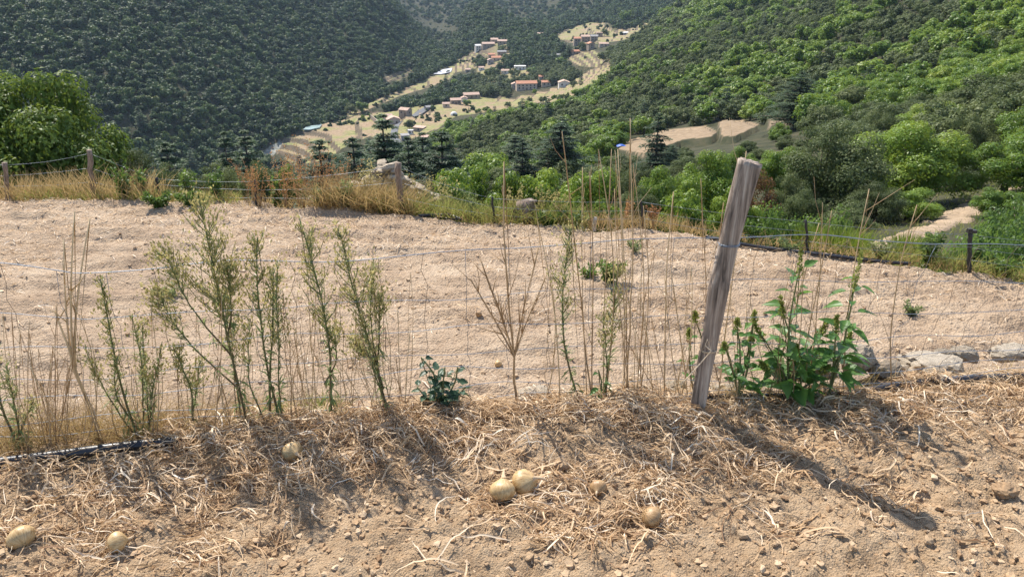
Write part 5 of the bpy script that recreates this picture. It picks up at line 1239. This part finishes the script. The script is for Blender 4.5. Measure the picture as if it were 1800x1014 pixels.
# ------------------------------------------------------------------ near fence: leaning post and wire netting
fp = at_z(1222, 740, 0.0); nf = thing('netting_fence', fp, 'galvanised wire netting fence with one leaning weathered post', 'fence'); f0 = np.array(fp)
path = [at_y(1217, 765, fp[1]), at_y(1222, 738, fp[1]), at_y(1237, 650, fp[1]+.01), at_y(1253, 570, fp[1]+.02), at_y(1264, 505, fp[1]+.02), at_y(1281, 430, fp[1]+.03), at_y(1300, 355, fp[1]+.035), at_y(1320, 284, fp[1]+.04)]
path = np.array(path); u = np.linspace(0, 7, 64); PP = np.stack([np.interp(u, range(8), path[:, i]) for i in range(3)], 1)
for _ in range(6): PP[1:-1] = (PP[:-2]+2*PP[1:-1]+PP[2:])/4
rad_ = np.interp(u, [0, 1, 2, 3, 4, 4.3, 5, 6, 7], [.027, .028, .029, .031, .036, .033, .033, .036, .040])
ns_ = 40; a = np.linspace(0, 2*math.pi, ns_, endpoint=False); q = u[:, None]
tw = a[None]+.10*q
rr = rad_[:, None]*(1+.16*np.interp(np.mod(tw, 2*math.pi), np.linspace(0, 2*math.pi, 15), np.r_[NR.normal(size=14)*.55, 0])+.05*vnoise(tw*7, q*.5)+.06*vnoise(tw*2.2+3, q*.9)-.30*np.exp(-((np.mod(tw, 2*math.pi)-4.25)/.10)**2)*smooth(.5, 3, q)-.22*np.exp(-((np.mod(tw, 2*math.pi)-5.2)/.08)**2)*smooth(7, 3, q))
tg = np.gradient(PP, axis=0); tg /= np.linalg.norm(tg, axis=1)[:, None]; ax_ = np.cross(tg, [0, 1.0, 0]); ax_ /= np.linalg.norm(ax_, axis=1)[:, None]; bx_ = np.cross(tg, ax_)
V = PP[:, None]+rr[:, :, None]*(np.cos(a)[None, :, None]*ax_[:, None]+np.sin(a)[None, :, None]*bx_[:, None])
V[-1, :, 2] = PP[-1][2]+.010*np.cos(a)+.002*NR.normal(size=ns_); V[-2, :, 2] = np.minimum(V[-2, :, 2], V[-1, :, 2]-.004)
top_c = PP[-1]-[0, 0, .004]; Vl = V.reshape(-1, 3); i_ = np.arange(63)[:, None]*ns_; j = np.arange(ns_)[None]; j2 = (j+1) % ns_
F = np.stack([i_+j, i_+j2, i_+ns_+j2, i_+ns_+j], -1).reshape(-1, 4)
inner = top_c+(V[-1]-top_c)*.5; Vl = np.concatenate([Vl, inner, inner*0+top_c+NR.normal(size=(ns_, 3))*1e-4]); o1 = 63*ns_; o2 = 64*ns_; o3 = 65*ns_
F = np.concatenate([F, np.stack([o1+j, o1+j2, o2+j2, o2+j], -1).reshape(-1, 4), np.stack([o2+j, o2+j2, o3+j2, o3+j], -1).reshape(-1, 4)])
post = obj('post', np_mesh('post', Vl-f0, F, M['oldwood'], True), nf); post['label'] = 'leaning split wooden post, grey and weathered'
TOPW = [(-500, 452), (-200, 455), (0, 464), (130, 479), (300, 470), (400, 462), (600, 455), (700, 450), (900, 442), (1050, 430), (1200, 413), (1296, 411), (1450, 413), (1600, 424), (1750, 430), (2000, 424), (2300, 430)]
FR = [1.0, .74, .545, .37, .25, .125, .045]
xs_ = np.linspace(-3.2, 4.2, 160)
def wire_xyz(x, fr):
    """a point of the netting: x along the fence, fr = share of the height"""
    y = fence_y(x)+.03; dep = y*cp+1.0*sp; pxx = 900+FPX*x/(y*cp+.9*sp)
    for _ in range(3):
        pyy = np.interp(pxx, [t_[0] for t_ in TOPW], [t_[1] for t_ in TOPW]); v = (507-pyy)/FPX; dy = cp+v*sp; zt = CAMZ+(-sp+v*cp)*y/dy; pxx = 900+FPX*x/(y*cp-(zt-CAMZ)*sp)
    g = .02
    shear = .20*smooth(.8, 1.9, x)*(fr-.3)+.0*x
    z = g+(zt-g)*fr+.010*np.sin(x*9+fr*17)*(1-fr*.6)+.018*fbm(x*2.2+fr*31, x*0+fr*7, 2)
    return np.stack([x+shear+.0*z, y+.03*fbm(x*1.5+fr*9, x*0+3, 2), z], -1)
for k, fr in enumerate(FR):
    P = wire_xyz(xs_, fr); b = MB(); b.tube(P-f0, .0017 if k == 0 else .0012, 5, .55+.3*NR.random()); b.obj('line_wire', M['wire'], nf)
for x in np.arange(-2.6, 3.4, .152):
    P = np.array([wire_xyz(np.array([x+R.uniform(-.006, .006)]), fr)[0] for fr in np.interp(np.linspace(0, 6, 19), range(7), FR)])
    kk = NR.normal(size=19)*.0035; kk[::3] = 0
    if R.random() < .3: kk[R.choice([4, 7, 10])] += R.choice((-.03, .03))
    for i in range(1, 18):
        if kk[i] == 0: continue
    P[:, 0] += kk; b = MB(); b.tube(P-f0, .00095, 4, .3); st_ = b.obj('stay_wire', M['wire'] if R.random() < .35 else M['wirerust'], nf)
b = MB(); th = np.linspace(0, 4*math.pi, 40); c_ = PP[np.argmin(np.abs(PP[:, 2]-float(wire_xyz(np.array([fp[0]]), 1.0)[0, 2])))]
b.tube(np.c_[c_[0]+.037*np.cos(th), c_[1]+.037*np.sin(th), c_[2]+.004*th/6]-f0, .0015, 5, .5); b.obj('wire_tie', M['wire'], nf)
c_ = PP[22]; b = MB(); th = np.linspace(0, 4*math.pi, 40); b.tube(np.c_[c_[0]+.033*np.cos(th), c_[1]+.033*np.sin(th), c_[2]+.004*th/6]-f0, .0015, 5, .7)
b.tube(np.array([c_+[.0, -.045, .02], c_+[-.03, -.06, .05], c_+[-.02, -.05, .07]])-f0, .002, 5, .9); b.tube(np.array([c_+[.0, -.045, .02], c_+[-.05, -.05, -.05], c_+[-.1, -.05, -.12]])-f0, .002, 5, .9); b.obj('twine_knot', M['straw'], nf)
# ------------------------------------------------------------------ plants along the near fence
def fpt(px, py, dist=.03):
    """a point of the picture taken on the fence plane"""
    d = ray(px, py); Y = 2.5
    for _ in range(4):
        x = d[0]/d[1]*Y; Y = float(fence_y(x))+dist
    return at_y(px, py, Y)
def stem_curve(b, t, n=10, bow=.03):
    u = np.linspace(0, 1, n)[:, None]; P = b+(t-b)*u
    return P+np.sin(u*math.pi)*bow*np.array([NR.normal(), NR.normal()*.6, 0])+np.cumsum(NR.normal(size=(n, 3))*.0022, 0)*np.sin(u*math.pi)
def dry_stalk(bpx, tips, label, r=.0035, node=None, dist=.03, group=None, twigs=5):
    """dead brown plant: base pixel, list of tip pixels; branches leave the node"""
    b0 = fpt(*bpx, dist); b0[2] = min(b0[2], .03); o = thing('dry_stalk', b0, label, 'dry plant', group); sb = MB(); tb = MB(); tint = NR.uniform(.35, .85)
    nd = fpt(*node, dist) if node else None
    for k, tp in enumerate(tips):
        t1 = fpt(*tp, dist+R.uniform(-.05, .06))
        if nd is not None and k > 0:
            u = np.linspace(0, 1, 9)[:, None]; d0 = nd-b0; c1 = nd+d0/np.linalg.norm(d0)*.3*np.linalg.norm(t1-nd)+np.array([(t1-nd)[0]*.25, 0, 0])
            P = (1-u)**2*nd+2*u*(1-u)*c1+u*u*t1; rr_ = np.linspace(r*.75, r*.3, 9)
        elif nd is not None:
            P = np.concatenate([stem_curve(b0-[0, 0, .05], nd, 6, .006), stem_curve(nd, t1, 7, .01)[1:]]); rr_ = np.linspace(r*1.2, r*.4, len(P))
        else: P = stem_curve(b0-[0, 0, .05], t1, 11, .02); rr_ = np.linspace(r, r*.5, len(P))
        sb.tube(P, rr_, 5, np.clip(tint+np.linspace(-.2, .2, (len(P)-1)).repeat(5), 0, 1) if True else tint)
        for q in range(twigs):
            i = R.randint(len(P)//3, len(P)-2); l = R.uniform(.03, .13); d = P[i+1]-P[i]; d /= np.linalg.norm(d)+1e-9
            e = P[i]+(d+NR.normal(size=3)*.45)*l; tb.tube([P[i], (P[i]+e)/2+NR.normal(size=3)*.004, e], [r*.4, r*.3, r*.15], 4, tint)
    for m in (sb, tb):
        for v in m.V: v -= b0
    sb.obj('stem', M['stalk'], o)
    if tb.V: tag(tb.obj('twigs', M['stalk'], o), kind='stuff')
    return o
def horseweed(bpx, tip, label, width=.09, heads=1.0, leafy=1.0, stems=(), dist=.03, brown=.0):
    b0 = fpt(*bpx, dist); b0[2] = min(b0[2], .03); o = thing('horseweed', b0, label, 'weed'); sb = MB(); lb = MB(); hb = MB()
    def one(t1, wd, b1, hd, rs):
        P = stem_curve(b1, t1, 14, .02); h = np.linalg.norm(t1-b1); ax = (t1-b1)/h
        sb.tube(P, np.linspace(rs, rs*.35, 14), 6, np.linspace(.1, .8, 13).repeat(6))
        def on(u): i = np.clip(u, 0, 1)*13; return np.stack([np.interp(i, range(14), P[:, k]) for k in range(3)], -1)
        n = int(105*h*leafy); u = NR.uniform(.10, .93, n); side = rdir(n); side -= (side@ax)[:, None]*ax; D = ax*NR.uniform(.5, 1.3, n)[:, None]+side
        dead = (u < .28); D[dead, 2] -= 1.3
        lb.leaves(on(u), D, side*-.3+rdir(n)*.5+ax, NR.uniform(.025, .065, n)*(1.15-.6*u), NR.uniform(.0045, .0085, n)*(1.2-.4*u), np.clip(.15+.6*u+.3*NR.random(n)-.1, 0, 1), 0, .35)
        nbr = int(38*hd); u = .50+.49*NR.random(nbr)**.8
        for q in range(nbr):
            st = on(u[q]); sd = rdir(1)[0]; sd -= (sd@ax)*ax; sd /= np.linalg.norm(sd)
            l = (wd*1.9*(1.04-u[q])**.6+.018)*R.uniform(.5, 1.0); e = st+(ax*.95+sd*.6)*l; mid = (st+e)/2+sd*.08*l
            sb.tube([st, mid, e], [rs*.35, rs*.28, rs*.15], 4, .7, 0, False)
            nh = int((7+70*l)*.95); f = NR.uniform(.35, 1.1, nh)
            Q = st+(e-st)*f[:, None]+sd*.08*l*np.sin(f*3.1)[:, None]+NR.normal(size=(nh, 3))*.010*(.6+f)[:, None]
            hb.leaves(Q, rdir(nh)*.7+ax, rdir(nh), NR.uniform(.009, .019, nh), NR.uniform(.005, .0095, nh), np.clip(NR.random(nh)-brown*.5, 0, 1), 0, .1)
            nl = int(3+14*l); f = NR.uniform(.05, .7, nl); lb.leaves(st+(e-st)*f[:, None], rdir(nl)*.8+ax+sd*.5, rdir(nl), .026, .0035, .4+.5*NR.random(nl), 0, .3)
    t1 = fpt(*tip, dist); one(t1, width, b0-[0, 0, .04], heads, .0050)
    for (tp, w2, f) in stems:
        b1 = b0+(t1-b0)*f; one(fpt(*tp, dist+R.uniform(-.06, .06)), w2, b1 if f > 0 else b0+np.array([R.uniform(-.03, .03), R.uniform(-.03, .03), -.04]), heads*.6, .0036)
    for m in (sb, lb, hb):
        for v in m.V: v -= b0
    sb.obj('stem', M['gstem'], o); tag(lb.obj('leaves', M['horse'], o), kind='stuff'); tag(hb.obj('flower_heads', M['horsefl'], o), kind='stuff')
    return o
horseweed((437, 757), (350, 352), 'tallest bushy horseweed with broad seeding head among the near fence weeds', .16, 1.5, 1.1, [((292, 450), .10, .35), ((278, 515), .08, .2), ((392, 520), .09, .0), ((400, 470), .08, .45)])
horseweed((498, 748), (452, 418), 'slim horseweed right of the tallest bushy one', .075, .8, 1.0, [((487, 458), .07, .0)])
horseweed((472, 752), (480, 470), 'short horseweed between the tallest and the slim one', .06, .7, .8, [((440, 560), .05, .0)])
horseweed((580, 740), (526, 382), 'tall narrow horseweed with dense green leaves', .095, 1.0, 1.4, [((560, 560), .05, .2)])
horseweed((686, 727), (598, 408), 'leaning horseweed left of the dark leafy plant', .085, 1.0, 1.2, [((655, 470), .08, .25), ((640, 560), .07, .0), ((620, 600), .06, .15), ((668, 520), .06, .3)])
horseweed((250, 780), (176, 490), 'green many-stemmed horseweed beside the forked dead stem', .035, .6, 1.1, [((232, 556), .03, .0), ((250, 566), .03, .0), ((207, 628), .03, .1), ((150, 612), .03, .0), ((285, 600), .03, .0)], brown=.8)
horseweed((330, 762), (304, 608), 'short horseweed with brown spikes next to the many-stemmed one', .035, .6, .9, [((350, 640), .03, .0)], brown=.8)
horseweed((1022, 706), (1003, 402), 'upright dark green horseweed between the dry stalk clusters', .075, .8, 1.6)
horseweed((1063, 714), (1086, 474), 'thin yellowish horseweed beside the dry stalk cluster', .07, .7, .9, [((1060, 560), .05, .1)])
horseweed((30, 770), (-14, 600), 'drooping dark green horseweed at the left end of the fence', .04, .4, 1.5, [((10, 640), .03, .0), ((60, 700), .03, .0)])

dry_stalk((185, 788), [(96, 545), (112, 420), (131, 372), (158, 384)], 'large forked dead stem with one thick cut end', .0065, (133, 656), twigs=3)
dry_stalk((908, 712), [(886, 284), (827, 490), (846, 459), (948, 430), (962, 480), (870, 520)], 'branching dry plant with many upswept twigs', .0052, (904, 628), twigs=9)
for b_, t_, lab in [((1045, 706), (988, 231), 'long dry stalk bent to the left above the dark horseweed'), ((1034, 702), (1024, 294), 'straight dry stalk beside the dark horseweed'), ((1042, 702), (1036, 302), 'straight dry stalk close to another'),
    ((1062, 708), (1052, 263), 'dry stalk in the tall cluster, tip hooked left'), ((1060, 712), (1075, 262), 'dry stalk in the tall cluster curving right'), ((1098, 702), (1081, 264), 'thick dry stalk at the middle of the tall cluster'), ((1105, 702), (1086, 262), 'thin dry stalk at the middle of the tall cluster'),
    ((1100, 704), (1108, 208), 'tallest of all the dry stalks'), ((1116, 702), (1113, 288), 'dry stalk leaning on the tallest one'), ((1122, 702), (1131, 362), 'short dry stalk right of the tallest one'), ((1112, 700), (1080, 332), 'dry stalk crossing the tall cluster'),
    ((1168, 702), (1184, 337), 'lone dry stalk between the tall cluster and the leaning post'), ((1245, 692), (1232, 314), 'dry stalk with a bent twig left of the leaning post'), ((1238, 702), (1272, 356), 'dry stalk crossing behind the leaning post'), ((1262, 708), (1312, 266), 'dry stalk rising along the leaning post to its top'),
    ((1425, 682), (1446, 356), 'dry stalk with hooked tip above the amaranth'), ((1402, 682), (1462, 370), 'slanting dry stalk behind the amaranth'), ((1488, 672), (1528, 332), 'tall whip-like dry stalk right of the amaranth'), ((1580, 648), (1612, 360), 'straight dry stalk by the cracked upright stone'), ((1350, 692), (1440, 392), 'slanting dry stalk from post to amaranth'),
    ((955, 705), (968, 480), 'thin dry stalk right of the branching dry plant'), ((985, 712), (945, 390), 'dry stalk left of the dark horseweed'), ((1130, 700), (1150, 440), 'dry stalk beyond the tall cluster'), ((1195, 700), (1215, 470), 'low dry stalk before the leaning post'), ((1215, 690), (1180, 480), 'crossing dry stalk before the leaning post')]:
    dry_stalk(b_, [t_], lab, R.uniform(.0021, .0034), twigs=5)
k = 0
for i in range(84):      # thin filler stalks at the fence foot
    bx = R.choice([R.uniform(0, 160), R.uniform(200, 720), R.uniform(180, 480), R.uniform(480, 720), R.uniform(1090, 1340), R.uniform(1300, 1480)]); by = np.interp(bx, [0, 300, 600, 900, 1220, 1500, 1800], [795, 770, 747, 720, 710, 695, 670])
    lean_ = R.uniform(-45, 45); hh = R.uniform(90, 260)
    grp = 'left' if bx < 760 else 'right'
    dry_stalk((bx, by), [(bx+lean_, by-hh)]+([(bx+lean_*1.6+R.uniform(-30, 30), by-hh*.8)] if R.random() < .5 else []), 'thin dry stalk standing among the horseweeds' if grp == 'left' else 'thin dry stalk standing round the leaning post', R.uniform(.0014, .0025), None, R.uniform(-.02, .1), 'thin stalks among the horseweeds' if grp == 'left' else 'thin stalks round the leaning post', 3)

# broad-leaved plants: every leaf its own piece
def leaf_mesh(name, mat, wid, seed, serr=0.0):
    g = np.random.default_rng(seed); n = 7; u = np.linspace(0, 1, n); w = wid*np.sin(np.pi*u**.75)**.9*(1-.25*u)+.004; V = []
    for i in range(n):
        droop = -.28*u[i]**2; ww = w[i]*(1+serr*(g.random()-.5))
        V += [[-ww, u[i], droop+.35*ww+.03*g.normal()*ww*4], [-ww*.5, u[i], droop+.08*ww], [0, u[i]+.0, droop-.04*ww], [ww*.5, u[i], droop+.08*ww], [ww, u[i], droop+.35*ww+.03*g.normal()*ww*4]]
    F = [[5*i+j, 5*i+j+1, 5*i+j+6, 5*i+j+5] for i in range(n-1) for j in range(4)]
    return np_mesh(name, np.array(V), F, mat, True, g.uniform(.25, .8)+.06*g.normal(size=len(F)))
AL = [leaf_mesh('amaranth_leaf', M['amar'], .27, 60+i, .15) for i in range(5)]
NL = [leaf_mesh('round_leaf', M['nettle'], .40, 80+i, .1) for i in range(4)]
def leafy(name, bpx, stems, label, cat, leafs, size, nl, spike, dist=.03, low=.15):
    b0 = fpt(*bpx, dist); b0[2] = min(b0[2], .03); o = thing(name, b0, label, cat); sb = MB(); hb = MB()
    for (tp, f0_, cnt) in stems:
        t1 = fpt(*tp, dist+R.uniform(-.05, .05)); t0 = b0 if f0_ == 0 else b0+(fpt(*stems[0][0], dist)-b0)*f0_
        P = stem_curve(t0-[0, 0, .02], t1, 9, .015); h = np.linalg.norm(t1-t0); sb.tube(P-b0, np.linspace(.0052, .0025, 9), 6, .6); ax = (t1-t0)/h
        for q in range(cnt):
            u = low+(1-low)*(q+.5)/cnt; i = u*8; p = np.array([np.interp(i, range(9), P[:, k]) for k in range(3)])
            a = q*2.4+R.uniform(-.5, .5); el = R.uniform(-.25, .55); L = size*R.uniform(.7, 1.2)*(1.15-.55*u)
            d = np.array([math.cos(a)*math.cos(el), math.sin(a)*math.cos(el), math.sin(el)]); pet = p+d*L*.35
            sb.tube([p-b0, pet-b0], [.0016, .0011], 4, .7)
            lf = obj('leaf', R.choice(leafs), o); z_ = np.array([0, 0, 1.0])+.3*NR.normal(size=3); x_ = np.cross(d, z_); x_ /= np.linalg.norm(x_); z_ = np.cross(x_, d)
            mt = Matrix(((x_[0], d[0], z_[0], pet[0]-b0[0]), (x_[1], d[1], z_[1], pet[1]-b0[1]), (x_[2], d[2], z_[2], pet[2]-b0[2]), (0, 0, 0, 1)))
            lf.matrix_local = mt@Matrix.Diagonal((L, L, L, 1))
        if spike:
            m = 150; v = NR.uniform(0, 1, m); ln = h*.26*spike; Q = t1+ax*(v*ln-.35*ln)[:, None]+rdir(m)*(.013*(1.05-v))[:, None]; hb.leaves(Q-b0, rdir(m)+ax, rdir(m), .014, .007, NR.random(m), 0, .1)
    sb.obj('stem', M['gstem'], o)
    if hb.V: tag(hb.obj('flower_spike', M['amarfl'], o), kind='stuff')
    return o
leafy('amaranth', (1392, 694), [((1406, 470), 0, 22), ((1375, 545), .1, 13), ((1335, 585), .05, 13), ((1446, 580), .1, 13), ((1345, 645), .02, 10), ((1448, 650), .03, 11), ((1400, 620), .0, 11)], 'leafy amaranth with flower spike in the middle of the broad-leaved clump', 'weed', AL, .098, 0, 1)
leafy('amaranth', (1462, 662), [((1505, 486), 0, 20), ((1470, 575), .1, 14), ((1490, 600), .1, 10)], 'tall amaranth with a yellow-green spike leaning right over the cracked stone', 'weed', AL, .10, 0, 1.2)
leafy('amaranth', (1300, 694), [((1296, 572), 0, 13), ((1325, 560), 0, 13), ((1320, 600), 0, 10), ((1275, 610), .1, 8)], 'smaller amaranth just right of the leaning post', 'weed', AL, .066, 0, .5)
leafy('amaranth', (1224, 690), [((1212, 590), 0, 9), ((1222, 560), .3, 7)], 'little amaranth half behind the leaning post', 'weed', AL, .048, 0, .6, .08)
leafy('dark_leafed_weed', (770, 722), [((740, 628), 0, 17), ((782, 645), 0, 16), ((805, 645), 0, 14), ((733, 680), 0, 12), ((818, 680), 0, 13), ((762, 655), 0, 15), ((790, 690), 0, 10)], 'dark bluish green round-leaved plant under the netting', 'weed', NL, .05, 0, 0)
leafy('small_leafy_weed', (1060, 715), [((1052, 650), 0, 8), ((1068, 690), 0, 5)], 'few bright green leaves at the foot of the yellowish horseweed', 'weed', AL, .05, 0, 0)
# dry brown grass and moss at the fence foot on the left, green tuft
gmb = MB(); n = 3000; X = NR.uniform(-1.95, -.65, n); Y = fence_y(X)+NR.uniform(-.02, .18, n); blades(gmb, np.c_[X, Y, np.full(n, -.02)], .11*(1+1.4*fbm(X*7, Y*9, 2))*smooth(-.6, -1.1, X)+.04, .002, .7, NR.random(n)*.38)
n = 500; X = NR.uniform(.25, 1.6, n); Y = fence_y(X)+NR.uniform(.0, .14, n); blades(gmb, np.c_[X, Y, np.full(n, -.02)], .14, .002, .4, NR.random(n)*.8)
n = 300; X = NR.uniform(1.7, 2.4, n); Y = fence_y(X)+NR.uniform(.0, .14, n); blades(gmb, np.c_[X, Y, np.full(n, -.02)], .09, .002, .5, NR.random(n)*.8)
tag(gmb.obj('dry_grass_tufts', M['drygrass']), 'fine brown dry grass at the foot of the near fence', 'grass', kind='stuff')
gmb = MB(); n = 420; X = NR.uniform(-.93, -.68, n); Y = fence_y(X)+NR.uniform(.05, .16, n); blades(gmb, np.c_[X, Y, np.full(n, -.03)], .10, .003, .45, NR.random(n)*.5)
tag(gmb.obj('green_grass_tuft', M['greengrass']), 'fresh green grass tuft behind the tallest bushy horseweed', 'grass', kind='stuff')
# ------------------------------------------------------------------ air between the hills
hz = MB(); hz.box((100, 1650, 35), (5200, 3420, 320))
hm = bpy.data.materials.new('valley_air'); hm.use_nodes = True; hm.node_tree.nodes.clear()
ho = hm.node_tree.nodes.new('ShaderNodeOutputMaterial'); pv = hm.node_tree.nodes.new('ShaderNodeVolumePrincipled')
pv.inputs['Color'].default_value = (.62, .80, 1.0, 1); pv.inputs['Density'].default_value = 0.00007; pv.inputs['Anisotropy'].default_value = 0.1
hm.node_tree.links.new(pv.outputs[0], ho.inputs['Volume'])
tag(hz.obj('haze', hm, None, False), 'thin blue summer haze filling the valley', 'haze', kind='stuff')
